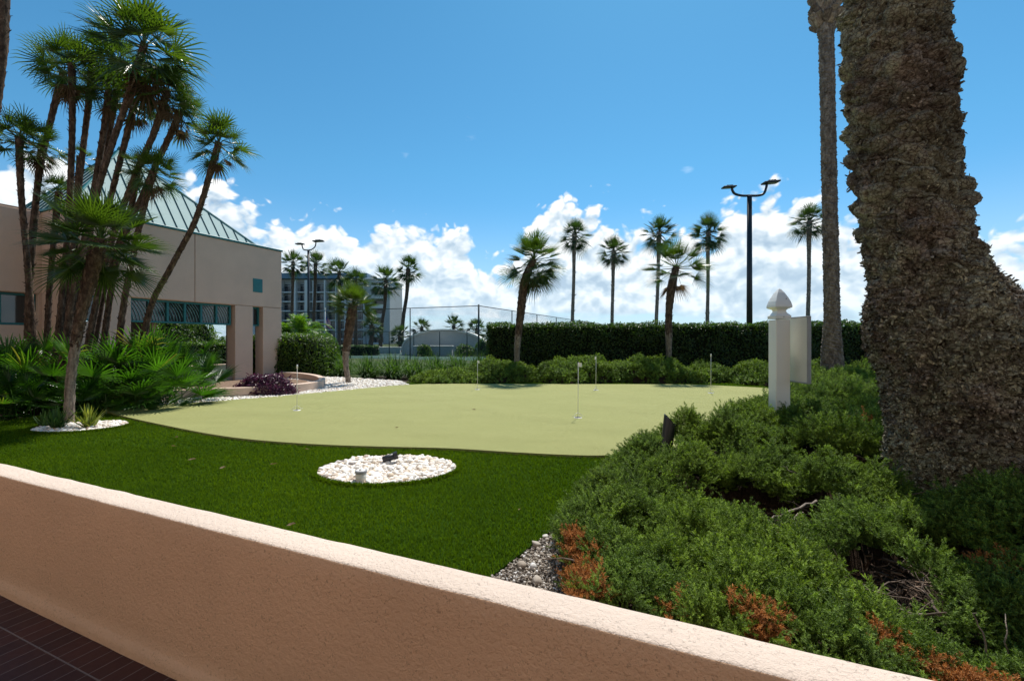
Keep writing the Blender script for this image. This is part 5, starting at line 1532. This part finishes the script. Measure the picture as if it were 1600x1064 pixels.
def foreground_junipers():
    xs, ys, sz = [], [], []
    for y0, y1, dens, s in ((.35, 2.4, 1500, .062), (2.4, 3.6, 1250, .066), (3.6, 5.2, 900, .076), (5.2, 7.5, 520, .092), (7.5, 12.5, 300, .12)):
        x0, x1 = .25, y1 * 1.2 + .7
        n = int((y1 - y0) * (x1 - x0) * dens); x = rng.uniform(x0, x1, n); y = rng.uniform(y0, y1, n)
        k = inside(x, y, JPOLY) & (x < y * 1.2 + .6) & ((x * WN[0] + y * WN[1]) > 1.63)
        for g in gaps: k &= (np.hypot(x - g[0], y - g[1]) > g[2] * (.75 + .35 * rng.random(n)))
        xs.append(x[k]); ys.append(y[k]); sz.append(np.full(k.sum(), s))
    x, y, s = map(np.concatenate, (xs, ys, sz))
    dead = [(.27, 1.92, .09), (.28, 1.76, .08), (.30, 2.1, .07), (.82, 1.50, .07), (.58, 1.58, .035), (1.36, 1.36, .10), (1.5, 1.25, .10), (1.22, 1.5, .04),  (2.0, 1.92, .07), (1.85, 1.38, .09), (1.68, 1.22, .12), (1.95, 1.24, .10), (1.5, 1.30, .07), (1.35, 1.45, .04), (1.18, 3.3, .03), (3.6, 4.7, .1)]
    h = dome_height(x, y, DOMES); 
    e = .04
    kk = h > .07
    P, rot, sc, idx = juniper_points(x, y, DOMES, 1.0, None)
    # real sizes
    ss = s[kk]
    P[:, 2] += .5 - .5 * ss; sc = sc * ss
    up_ = rng.random(len(P)) < .07; P[up_, 2] += ss[up_] * .55; sc[up_] *= 1.35
    for dx, dy, dr in dead:
        q = np.hypot(P[:, 0] - dx, P[:, 1] - dy) < dr * (1 + .3 * rng.normal(size=len(P)))
        idx = np.where(q & (rng.random(len(P)) < .9), 5 + rng.integers(0, 2, len(P)), idx)
    ub = (1.29, 3.78)
    kk2 = ~((np.hypot(P[:, 0] - ub[0], P[:, 1] - ub[1]) < .075) | ((np.abs(P[:, 0] - ub[0] * P[:, 1] / ub[1]) < .085) & (P[:, 1] < ub[1]) & (P[:, 1] > 3.0) & (P[:, 2] > .20)))
    P, rot, sc, idx = P[kk2], rot[kk2], sc[kk2], idx[kk2]
    print('juniper sprays', len(P))
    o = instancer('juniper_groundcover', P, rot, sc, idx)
    tag(o, 'dense green juniper ground cover with rusty dead patches filling the bed at the right', 'juniper', kind='stuff')
    hm = height_mesh('shade_core', JPOLY, DOMES, None, k=.60)
    hm.parent = o; hm.location = hm.location - o.location
    # bare woody branches
    mb = MB()
    def branch(p, d, L, r):
        pts = [Vector(p)]; d = Vector(d).normalized()
        for k in range(7):
            pts.append(pts[-1] + d * L / 7); d = (d + Vector((rnd.gauss(0, .22), rnd.gauss(0, .22), rnd.gauss(.02, .12)))).normalized()
        mb.tube(pts, [r * (1 - .8 * i / 7) for i in range(8)], 6)
        return pts
    mbg = MB()
    for pl, r0 in (([(1275, 782, .16), (1238, 796, .15), (1200, 812, .13), (1165, 815, .12), (1130, 806, .12)], .010), ([(1200, 812, .13), (1170, 800, .15), (1140, 806, .17)], .005), ([(1255, 800, .13), (1215, 822, .10), (1175, 828, .09), (1140, 832, .08)], .007),
                   ([(1190, 850, .03), (1150, 846, .05), (1110, 852, .06)], .006), ([(1215, 830, .08), (1225, 850, .04), (1240, 868, .02)], .004), ([(1300, 820, .12), (1260, 828, .08), (1225, 840, .05), (1190, 842, .03)], .006),
                   ([(1290, 735, .2), (1262, 742, .22), (1240, 738, .24), (1225, 730, .26)], .006), ([(1440, 960, .10), (1410, 965, .08), (1380, 985, .05), (1350, 1000, .03)], .007), ([(1400, 1000, .04), (1385, 970, .09), (1380, 945, .14)], .005),
                   ([(1545, 1030, .05), (1535, 985, .14), (1520, 955, .20)], .005), ([(1575, 1030, .05), (1572, 990, .14), (1570, 960, .18)], .004)):
        pts = smooth_poly([gp(*q) for q in pl], 4, closed=False)
        pts = [p + Vector((rnd.gauss(0, .004), rnd.gauss(0, .004), rnd.gauss(0, .004))) for p in pts]
        mbg.tube(pts, [r0 * .75 * (1 - .65 * i / (len(pts) - 1)) for i in range(len(pts))], 7)
    build('grey_branch', mbg, M['grey_branch'], o)
    for g in gaps:
        for i in range(3):
            a = rnd.random() * 6.28
            p = (g[0] + math.cos(a) * g[2] * .9, g[1] + math.sin(a) * g[2] * .9, rnd.uniform(-.03, .10))
            pts = branch(p, (-math.cos(a) + rnd.gauss(0, .5), -math.sin(a) + rnd.gauss(0, .5), rnd.uniform(-.1, .12)), rnd.uniform(.18, .42), rnd.uniform(.003, .010))
            for q in pts[2:6:2]: branch(q, (rnd.gauss(0, 1), rnd.gauss(0, 1), .4), rnd.uniform(.06, .16), .003)
    for i in range(60):
        d = DOMES[rnd.randrange(len(DOMES))]
        if d[1] > 6: continue
        a = rnd.random() * 6.28; hh = d[4]
        branch((d[0] + math.cos(a) * d[2] * .5, d[1] + math.sin(a) * d[3] * .5, hh * .55), (math.cos(a), math.sin(a), .25), .25, .005)
    build('bare_branch', mb, M['branch'], o)
    mb2 = MB()
    for g in gaps:
        for i in range(int(420 * g[2])):
            a = rnd.random() * 6.28; q = g[2] * 1.15 * math.sqrt(rnd.random()); p = Vector((g[0] + q * math.cos(a), g[1] + q * math.sin(a), -.045 + rnd.random() * .05)); b_ = rnd.random() * 6.28; l = rnd.uniform(.03, .13)
            mb2.tube([p, p + Vector((math.cos(b_) * l * .5, math.sin(b_) * l * .5, rnd.gauss(.004, .008))), p + Vector((math.cos(b_ + .3) * l, math.sin(b_ + .3) * l, rnd.gauss(.01, .02)))], [.0022, .0018, .0010], 4, var=rnd.random())
    build('twigs', mb2, M['gravel_brown'], o)['kind'] = 'stuff'
    # bark litter in the gaps
    mb = MB(); n = 16000; x = rng.uniform(.3, 4.2, n); y = rng.uniform(1.0, 5.0, n); k = ((x * WN[0] + y * WN[1]) > 1.6) & inside(x, y, JPOLY)
    x, y = x[k], y[k]; n = len(x); Rr = rand_rot(n); s = rng.uniform(.007, .026, n)
    scatter(mb, (np.array([(-.5, -1, 0), (.5, -1, 0), (.5, 1, 0), (-.4, .9, 0), (0, 0, .3)]), np.array([(0, 1, 4), (1, 2, 4), (2, 3, 4), (3, 0, 4)])), np.stack([x, y, np.full(n, -.045) + rng.random(n) * .02], 1), Rr, np.stack([s * .6, s, s * .6], 1), rng.random(n))
    build('bark_litter', mb, M['gravel_brown'], o)
M['gravel_brown'] = _stone('bark_chip', [(0, (.02, .012, .008)), (.4, (.07, .04, .026)), (.75, (.17, .105, .07)), (1, (.40, .30, .22))])
foreground_junipers()

def juniper_shrub(label, px, Y, rx, ry, h, seed):
    c = at(px, 532, Y); c.z = -.06
    r = random.Random(seed); ds = [(c.x, c.y, rx * .8, ry * .85, h)]
    for i in range(int(10 * rx)):
        a = r.random() * 6.28; q = math.sqrt(r.random()) * .75
        ds.append((c.x + rx * q * math.cos(a), c.y + ry * q * math.sin(a), r.uniform(.3, .5), r.uniform(.28, .42), h * (1.1 - .6 * q) * r.uniform(.75, 1.05)))
    n = int(4 * rx * ry * 1.6 * 420); x = rng.uniform(c.x - rx * 1.25, c.x + rx * 1.25, n); y = rng.uniform(c.y - ry * 1.25, c.y + ry * 1.25, n)
    P, rot, sc, idx = juniper_points(x, y, ds, .125)
    t = empty('juniper_shrub', c, label, 'juniper', 'junipers in front of the tall hedge')
    Rm = np.stack([np.array(Euler(e_).to_matrix()) for e_ in rot]); mb = MB()
    for k_, (pr, pv) in enumerate(JL_):
        q = (idx % 4) == k_
        scatter(mb, pr, P[q], Rm[q], sc[q], np.zeros(q.sum())); mb.var[-1] = np.clip(np.tile(pv, q.sum()) + np.repeat(rng.normal(0, .12, q.sum()), len(pv)), 0, .98)
    build('foliage', mb, M['juniper'], t)
    height_mesh('shade_core', [(c.x - rx * 1.4, c.y - ry * 1.4), (c.x + rx * 1.4, c.y - ry * 1.4), (c.x + rx * 1.4, c.y + ry * 1.4), (c.x - rx * 1.4, c.y + ry * 1.4)], ds, t, .1, .70)
juniper_shrub('low juniper tapering out at the left end of the row, before the strap-leaved clumps', 706, 12.3, 1.25, .55, .34, 1)
juniper_shrub('dark juniper around the foot of the round-crowned fan palm', 775, 12.9, 1.2, .75, .52, 2)
juniper_shrub('brighter-topped juniper mound between the two fan palms', 905, 12.6, 1.5, .85, .62, 3)
juniper_shrub('juniper mound directly before the sparse wide fan palm', 1015, 12.6, 1.35, .85, .64, 4)
juniper_shrub('juniper mound just right of the sparse wide fan palm, behind the bare-topped pin', 1105, 12.7, .95, .8, .46, 5)
juniper_shrub('juniper mound behind the white gate post', 1195, 12.2, 1.25, .9, .50, 6)
juniper_shrub('juniper mound at the foot of the ringed date palm trunk', 1275, 11.9, 1.2, .9, .50, 7)

# ================================================================== POST, SIGN, UPLIGHT
def white_post():
    Y = 4.60; x = (1224 - 800) / F * (Y - .071); c = Vector((x, Y, -.06)); a = .071
    t = empty('gate_post', c, 'white square vinyl post with pointed gothic cap standing in the junipers', 'post')
    z1 = zy(498, Y - .07)
    mb = MB(); mb.box((x, Y, (z1 - .06) / 2 - .01), (2 * a, 2 * a, z1 + .06), bev=.006); build('post', mb, M['white'], t)
    prof = [(a + .006, z1), (a + .007, z1 + .030), (a + .001, z1 + .038), (.050, z1 + .062), (.044, z1 + .080), (.050, z1 + .094), (.082, z1 + .112), (.086, z1 + .120), (.083, z1 + .140), (.074, z1 + .175), (.058, z1 + .215), (.036, z1 + .262), (.012, z1 + .300), (.001, z1 + .310)]
    V = []; n = 16; k = 4
    for r, z in prof:
        for i in range(n):
            an = 2 * math.pi * i / n + math.pi / 4; sq = 1 / max(abs(math.cos(an)), abs(math.sin(an))); f = 1 + (sq - 1) * .92
            V.append((x + r * f * math.cos(an), Y + r * f * math.sin(an), z))
    Q = [(i * n + j, i * n + (j + 1) % n, (i + 1) * n + (j + 1) % n, (i + 1) * n + j) for i in range(len(prof) - 1) for j in range(n)]
    mb = MB(); mb.add(V, Q); mb.poly(V[:n], [tuple(range(n))[::-1]]); build('cap', mb, M['white'], t)
    for dx, z in ((.0, z1 + .018), (.030, z1 + .20)):
        mb = MB(); mb.tube([(x + dx, Y - a - .0075 if dx == 0 else Y - .066, z), (x + dx, Y - a - .010 if dx == 0 else Y - .072, z)], .005, 8); build('screw', mb, M['panel_edge'], t)
    s = empty('sign_panel', Vector((2.865, 4.62, zy(596, 4.67))), 'blank cream sign board with grey rim mounted on the right side of the white post', 'sign')
    z0, z2 = zy(596, 4.67), zy(495.5, 4.60)
    mb = MB(); mb.box((2.865, 4.65, (z0 + z2) / 2), (.028, .50, z2 - z0 - .02), bev=.003); build('board', mb, M['panel'], s)
    mb = MB()
    for yy in (4.39, 4.91): mb.box((2.865, yy, (z0 + z2) / 2), (.036, .016, z2 - z0), bev=.003)
    for zz in (z0 + .005, z2 - .005): mb.box((2.865, 4.65, zz), (.035, .503, .012), bev=.003)
    build('frame', mb, M['panel_edge'], s)
white_post()

def uplight():
    Y = 3.78; b = at(1041, 700, Y); d = Vector((.16, .10, 1)).normalized(); r = .050
    t = empty('garden_uplight', Vector((b.x, b.y, -.06)), 'black cylinder garden uplight with slanted opening poking out of the junipers', 'garden light')
    L = .290; n = 28; s_ = Vector((1, 0, 0)); u_ = d.cross(s_).normalized(); s_ = u_.cross(d)
    V = []
    for (rr, inner) in ((r, 0), (r, 1), (r - .004, 1), (r - .004, 0)):
        for k in range(n):
            a = 2 * math.pi * k / n; o = s_ * math.cos(a) + u_ * math.sin(a)
            h = L - .052 - .036 * math.cos(a) + .018 * math.sin(a)
            V.append(b + o * rr + d * (h if inner else 0.0))
    Q = [(i * n + k, i * n + (k + 1) % n, (i + 1) * n + (k + 1) % n, (i + 1) * n + k) for i in range(3) for k in range(n)]
    mb = MB(); mb.add([tuple(v) for v in V], Q, sm=0); mb.tube([b + d * .001, b + d * .010], r - .001, n); build('shroud', mb, M['uplight'], t)
    mb = MB(); mb.tube([b + d * .08, b + d * .085], r - .006, n); build('lens', mb, M['glass'], t)
    mb = MB(); mb.tube([Vector((b.x, b.y, -.07)), b], .012, 8); mb.tube([b + Vector((0, 0, -.01)), b], .022, 10); build('stake', mb, M['black'], t)
M['uplight'] = simple('black_plastic', (.018, .018, .021), .35, 0, .6)
uplight()

# ================================================================== COURT, FENCE, LIGHT POLES
def ground_patch(name, pts, z, m):
    mb = MB(); mb.poly([(x, y, z) for x, y in pts], [tuple(range(len(pts)))]); tag(build(name, mb, m), kind='structure')
FC = np.array([at(748, 532, 25.5).x, 25.5])
cc = [FC + WD * .5 + WN * .5, FC + WD * 17 + WN * .5, FC + WD * 17 + WN * 35, FC + WD * .5 + WN * 35]
M['court'] = simple('court_paint', (.03, .075, .06), .8, 0, .2, .12, .6)
ground_patch('tennis_court', [tuple(c) for c in cc], -.060, M['court'])
mb = MB()
for k in (4, 9.5, 14):
    a = FC + WD * k + WN * 3; b = FC + WD * k + WN * 28; mb.poly([(a[0], a[1], -.055), (a[0] + .05, a[1], -.055), (b[0] + .05, b[1], -.055), (b[0], b[1], -.055)], [(0, 1, 2, 3)])
tag(build('court_lines', mb, M['white']), kind='structure')

def chain_fence(label, a, d, n, sp, H, pitch, r, group=None, first=0):
    """posts from a along d"""
    a = np.array(a, float); d = np.array(d, float)
    t = empty('chain_link_fence', Vector((a[0], a[1], -.07)), label, 'fence', group)
    for k in range(first, n + 1):
        p = a + d * sp * k; mb = MB(); rr = .05 if k == 0 else .032
        mb.tube([(p[0], p[1], -.1), (p[0], p[1], H + (.08 if k == 0 else .02))], rr, 8); build('post', mb, M['fence'], t)
    L = sp * n; e = a + d * L
    for z in (H, .02): 
        mb = MB(); mb.tube([(a[0], a[1], z), (e[0], e[1], z)], .024 if z > 1 else .012, 6); build('rail', mb, M['fence'], t)
    V = []; Fc = []
    nn = np.array([-d[1], d[0]])
    h = H - .03
    for sg in (1, -1):
        u0 = -h if sg > 0 else 0.0
        u = u0
        while u < (L if sg > 0 else L + h):
            z0, z1 = .03, h; ua, ub = u, u + sg * (z1 - z0)
            # clip to 0..L
            def clipu(ua, z0, ub, z1):
                for _ in range(2):
                    if ua > ub: ua, z0, ub, z1 = ub, z1, ua, z0
                if ub <= 0 or ua >= L: return None
                if ua < 0: z0 += (z1 - z0) * (0 - ua) / (ub - ua); ua = 0
                if ub > L: z1 = z0 + (z1 - z0) * (L - ua) / (ub - ua); ub = L
                return ua, z0, ub, z1
            q = clipu(ua, z0, ub, z1)
            if q:
                p0 = a + d * q[0]; p1 = a + d * q[2]; b = len(V)
                for pp, zz in ((p0, q[1]), (p1, q[3])):
                    for off in ((0, r), (nn[0] * r, -r * .5), (-nn[0] * r, -r * .5)):
                        V.append((pp[0] + (nn[0] * r if off is not None and off[1] < 0 and off[0] == nn[0] * r else (-nn[0] * r if off[1] < 0 else 0)), pp[1] + (nn[1] * r if off[1] < 0 and off[0] == nn[0] * r else (-nn[1] * r if off[1] < 0 else 0)), zz + off[1]))
                Fc += [(b, b + 1, b + 4, b + 3), (b + 1, b + 2, b + 5, b + 4), (b + 2, b, b + 3, b + 5)]
            u += pitch
    mb = MB(); mb.add(V, Fc); build('mesh', mb, M['fence'], t)
chain_fence('tall black chain link fence running left from its corner post toward the pink building', FC, WD, 5, 4.65, 3.04, .105, .0028)
chain_fence('tall black chain link fence running away behind the tall hedge from its corner post', FC, WN, 8, 4.65, 3.04, .14, .0030, first=1)
g0 = np.array([at(775, 532, 31).x, 31.0]); chain_fence('lower black fence crossing in front of the arched wall', g0, WD, 7, 2.25, 1.78, .14, .0028)

def flood_pole(label, base, H, r0, r1, arms, m=None):
    """arms: list of point lists relative to the pole top (x, z) ending in a lamp head with (width, tilt)"""
    t = empty('floodlight_pole', base, label, 'light pole')
    mb = MB(); top = base + Vector((0, 0, H)); mb.tube([base, base + Vector((0, 0, .35))], r0 * 1.7, 12); mb.tube([base + Vector((0, 0, .3)), base + Vector((0, 0, H * .5)), top], [r0, (r0 + r1) / 2, r1], 12); build('pole', mb, M['black'], t)
    for pts, (hw, tilt) in arms:
        P = [top + Vector((x, 0, z)) for x, z in pts]
        P = smooth_poly(P, 4, closed=False); mb = MB(); mb.tube(P, r1 * .55, 8); arm = build('arm', mb, M['black'], t)
        e = P[-1]; c, s = math.cos(tilt), math.sin(tilt); R = np.array([[c, 0, -s], [0, 1, 0], [s, 0, c]])
        sg = 1 if hw > 0 else -1; w = abs(hw)
        mb = MB(); mb.box(e + Vector((sg * w * .25 * c, 0, w * .08 + sg * w * .25 * s)), (w, w * .55, w * .10), R, bev=w * .03)
        for q in range(5): mb.box(e + Vector((sg * w * (.05 + .1 * q) * c, 0, w * .16 + sg * w * (.05 + .1 * q) * s)), (w * .03, w * .45, w * .08), R)
        head = build('lamp_head', mb, M['black'], t)
        mb = MB(); mb.box(e + Vector((sg * w * .30 * c, 0, w * .02 + sg * w * .30 * s)), (w * .7, w * .42, w * .02), R); build('lens', mb, M['glass'], head)
Y = 21.0; k = Y / F; b = at(1171, 532, Y); b.z = -.07
H = zy(306, Y) + .07
flood_pole('black twin-armed floodlight pole rising behind the tall hedge', b, H, .135, .105, [([(0, 0), (-12 * k, 0), (-23 * k, 3 * k), (-27 * k, 9 * k), (-27 * k, 12 * k)], (-.60, 0.06)), ([(0, 0), (12 * k, 0), (22 * k, 3 * k), (26 * k, 12 * k), (27 * k, 18 * k)], (.74, .10))])
Y = 46.0; k = Y / F; b = at(482, 532, Y); b.z = -.07; H = zy(391, Y) + .07
flood_pole('distant black twin-armed floodlight pole before the apartment block', b, H, .13, .11, [([(0, 0), (-4 * k, 0), (-8 * k, 1.5 * k), (-10 * k, 7 * k), (-10 * k, 8.5 * k)], (-.85, 0.0)), ([(0, 0), (5 * k, 1 * k), (10 * k, 5 * k), (11.5 * k, 10 * k), (11.5 * k, 12.5 * k)], (1.05, .06))])

# arched court building and low walls
M['arch'] = simple('arch_plaster', (.46, .45, .42), .85, 0, .2, .08, .8)
M['greywall'] = simple('grey_wall', (.36, .37, .36), .85, 0, .2, .08, .8)
def arched():
    Y = 35.5; n = 30; x0, x1 = (628 - 800) / F * Y, (760 - 800) / F * Y; zt = zy(516.5, Y); z0 = .35
    t = empty('arched_shelter', Vector(((x0 + x1) / 2, Y, -.07)), 'pale shelter with a low arched front beyond the court fence', 'shelter')
    arc = [((x0 + x1) / 2 + (x1 - x0) / 2 * math.cos(a), z0 + (zt - z0) * math.sin(a) ** .9) for a in np.linspace(math.pi, 0, n)]
    V = [(x, Y, z) for x, z in arc] + [(x, Y + 4, z) for x, z in arc] + [(x0, Y, -.07), (x1, Y, -.07), (x0, Y + 4, -.07), (x1, Y + 4, -.07)]
    fs = [tuple([2 * n] + list(range(n)) + [2 * n + 1])[::-1]] + [(i, i + 1, n + i + 1, n + i) for i in range(n - 1)] + [tuple([2 * n + 2] + list(range(n, 2 * n)) + [2 * n + 3])]
    mb = MB(); mb.poly(V, fs); build('wall', mb, M['arch'], t)
    rim = [Vector((x, Y - .08, z)) for x, z in arc]; mb = MB()
    V = []
    for i, (x, z) in enumerate(arc):
        V += [(x, Y - .15, z - .02), (x, Y - .15, z + .12), (x, Y + 4.1, z + .12), (x, Y + 4.1, z - .02)]
    Q = [(4 * i + j, 4 * i + (j + 1) % 4, 4 * i + 4 + (j + 1) % 4, 4 * i + 4 + j) for i in range(n - 1) for j in range(4)]
    mb.add(V, Q); build('roof', mb, M['panel'], t)
    w = empty('block_wall', Vector((at(678, 532, 34).x, 34, -.07)), 'grey boxy wall in front of the arched shelter', 'wall')
    a, b = at(648, 541, 34), at(707, 541, 34); mb = MB(); mb.box(((a.x + b.x) / 2, 34, (a.z - .07) / 2), (b.x - a.x, .8, a.z + .07), bev=.02); build('wall', mb, M['greywall'], w)
    mb = MB(); mb.box(((a.x + b.x) / 2, 34, a.z + .02), (b.x - a.x + .1, .9, .05), bev=.01); build('coping', mb, M['panel'], w)
    a, b = at(592, 543, 40), at(626, 543, 40)
    w = empty('block_wall', Vector(((a.x + b.x) / 2, 40, -.07)), 'grey low wall left of the arched shelter, right of the dark screen', 'wall')
    mb = MB(); mb.box(((a.x + b.x) / 2, 40, (a.z - .07) / 2), (b.x - a.x, .5, a.z + .07), bev=.02); build('wall', mb, M['greywall'], w)
    mb = MB(); mb.box(((a.x + b.x) / 2, 40, a.z + .02), (b.x - a.x + .1, .6, .05), bev=.01); build('coping', mb, M['panel'], w)
arched()
a, b = at(440, 541, 33), at(592, 541, 36)
hedge_box('clipped_hedge', 'low dark hedge across the court below the apartment block', 'hedge', a.x, a.y, b.x, b.y, .8, .78, 160, .11, M['hedge'])
for px, w, h, lb in ((664, 1.2, .95, 'leafy bush left of the grey boxy wall'), (727, 1.6, .95, 'leafy bush right of the grey boxy wall'), (755, 1.3, 1.3, 'leafy bush beside the left end of the tall hedge')):
    c = at(px, 532, 33.2); round_bush('leafy_bush', lb, (c.x, c.y, -.07), (w / 2, w / 3, h), 180, .11, M['hedge_bright'], group='bushes around the arched shelter', boxy=0, rough=.2)

# ================================================================== APARTMENT BLOCK
M['apt'] = simple('apartment_wall', (.34, .36, .37), .85, 0, .2, .06, .1)
M['apt_light'] = simple('apartment_fin', (.52, .53, .53), .85, 0, .2, .05, .1)
M['apt_band'] = simple('roof_band', (.10, .17, .25), .6, 0, .3, .06, .1)
M['apt_glass'] = simple('apartment_glass', (.018, .026, .034), .15, 0, .6, .3, .5)
def apartments():
    Y = 147.0; S = Y / F
    X = lambda px: (px - 800) * S
    Zt = zy(436, Y)
    t = empty('apartment_block', Vector((X(510), Y, -.07)), 'seven-storey grey apartment block with dark balconies and blue roof band', 'building')
    fl = [443.5 + 14.6 * k for k in range(8)]
    mb = MB(); mb.box((X(480), Y + 9, Zt / 2 - 1), ((572 - 388) * S, 18 - 2.4, Zt + 2), bev=.05); build('body', mb, M['apt'], t)
    mb = MB(); mb.box((X(480), Y + 8.2, zy(432, Y)), ((576 - 384) * S, 19.5, 8.5 * S), bev=.1); build('roof_band', mb, M['apt_band'], t)
    mb = MB(); mb.box((X(500), Y + 12, zy(426, Y)), (9, 7, 5 * S), bev=.1); build('roof_hut', mb, M['apt_light'], t)
    # vertical fins
    for px, w in ((440, 3), (464, 2.6), (481.5, 5), (492, 1.2), (510, 2.2), (527, 1.4), (542, 3), (571, 3), (400, 4), (420, 3)):
        mb = MB(); mb.box((X(px), Y - .15, Zt / 2 - .3), (w * S, 2.7, Zt - .5), bev=.03); build('fin', mb, M['apt_light'], t)
    bays = [(404, 418), (422, 438), (442, 462), (467, 479), (493.5, 508.5), (512, 526), (528.5, 540), (544, 556), (557.5, 569)]
    for k, y in enumerate(fl[:-1]):
        z = zy(y, Y); zf = zy(y + 14.6, Y)
        mb = MB(); mb.box((X(486), Y + .35, zf + .22), ((570 - 402) * S, 2.0, .42), bev=.03); build('balcony_slab', mb, M['apt_light'], t)
        for (a, b_) in bays:
            mb = MB(); mb.box((X((a + b_) / 2), Y + 1.18, (z + zf) / 2 + .25), ((b_ - a) * S, .14, z - zf - .75)); win = build('window', mb, M['apt_glass'], t)
            mb = MB(); mb.box((X((a + b_) / 2), Y + 1.07, (z + zf) / 2 + .25), (.09, .08, z - zf - .75)); mb.box((X((a + b_) / 2), Y + 1.09, (z + zf) / 2 + .9), ((b_ - a) * S, .06, .10)); build('mullion', mb, M['apt_light'], win)
        mb = MB()
        for (a, b_) in bays:
            mb.box((X((a + b_) / 2), Y - .55, zf + 1.35), ((b_ - a) * S, .05, .07))
            for q in range(int((b_ - a) * S / .28)): mb.box((X(a) + .14 + q * .28, Y - .55, zf + .9), (.035, .035, .9))
        build('railing', mb, M['black'], t)
    # side block
    Y2 = 141.0; S2 = Y2 / F; X2 = lambda px: (px - 800) * S2; z2 = zy(437, Y2)
    s = empty('apartment_wing', Vector((X2(590), Y2, -.07)), 'grey side wing of the apartment block with a column of dark balconies', 'building')
    mb = MB(); mb.box((X2(574.5), Y2 + 8, z2 / 2), ((580 - 569) * S2, 16, z2), bev=.05); mb.box((X2(604), Y2 + 8.001, z2 / 2), ((609 - 599) * S2, 16, z2), bev=.05); mb.box((X2(589.5), Y2 + 9.5, z2 / 2), ((599 - 580) * S2 + .02, 12.9, z2 - .02)); mb.box((X2(589.5), Y2 + 7.9, z2 - .5), ((599 - 580) * S2 - .01, 15.7, .9)); build('body', mb, M['apt'], s)
    mb = MB(); mb.box((X2(589), Y2 + 8, z2 + .25), ((611 - 567.5) * S2, 16.6, .5), bev=.05); build('roof_band', mb, M['apt_light'], s)
    for k in range(7):
        zf = zy(437 + 14.9 * (k + 1), Y2); zt = zy(437 + 14.9 * k, Y2)
        mb = MB(); mb.box((X2(589.5), Y2 + 1.3, zf + .2), ((599 - 580) * S2 - .01, 2.6, .35)); mb.box((X2(589.5), Y2 + .12, zf + .8), ((599 - 580) * S2 - .01, .15, .85)); build('balcony', mb, M['apt_light'], s)
        mb = MB(); mb.box((X2(589.5), Y2 + 2.95, (zt + zf) / 2), ((599 - 582) * S2, .12, 1.9)); build('window', mb, M['apt_glass'], s)
apartments()

# flag on its pole
def flag():
    Y = 62.0; S = Y / F; b = at(508, 532, Y); b.z = -.07
    t = empty('flag_pole', b, 'white flagpole before the apartment block', 'flagpole')
    H = zy(484, Y); mb = MB(); mb.tube([b, Vector((b.x, b.y, H))], [.09, .05], 8); build('pole', mb, M['white'], t)
    mb = MB(); V, Fa = ico(2); mb.add(V * .12 + np.array([b.x, b.y, H + .1]), Fa, sm=1); build('finial', mb, M['panel'], t)
    w, h, n, m_ = 1.9, 1.25, 26, 13
    V = []
    top = Vector((b.x + .08, b.y, zy(492, Y)))
    for i in range(n + 1):
        u = i / n
        for j in range(m_ + 1):
            v = j / m_
            V.append((top.x + u * .62 + .05 * v, top.y + .12 * math.sin(u * 13 + v * 2) * (.3 + u), top.z - v * h * (1 - .1 * u) - u * .95 - .10 * math.sin(u * 5)))
    Q = [(i * (m_ + 1) + j, i * (m_ + 1) + j + 1, (i + 1) * (m_ + 1) + j + 1, (i + 1) * (m_ + 1) + j) for i in range(n) for j in range(m_)]
    mi = [2 if (i < n * .4 and j < 7) else (0 if j % 2 == 0 else 1) for i in range(n) for j in range(m_)]
    mb = MB(); mb.add(V, Q, sm=1); mb.mi = [np.array(mi)]
    t2 = empty('flag', top, 'limp red white and blue striped flag hanging from the flagpole', 'flag')
    build('cloth', mb, [simple('flag_red', (.55, .03, .05), .8), simple('flag_white', (.75, .75, .75), .8), simple('flag_blue', (.03, .05, .22), .8)], t2)
flag()
print('objects', len(COL.objects))
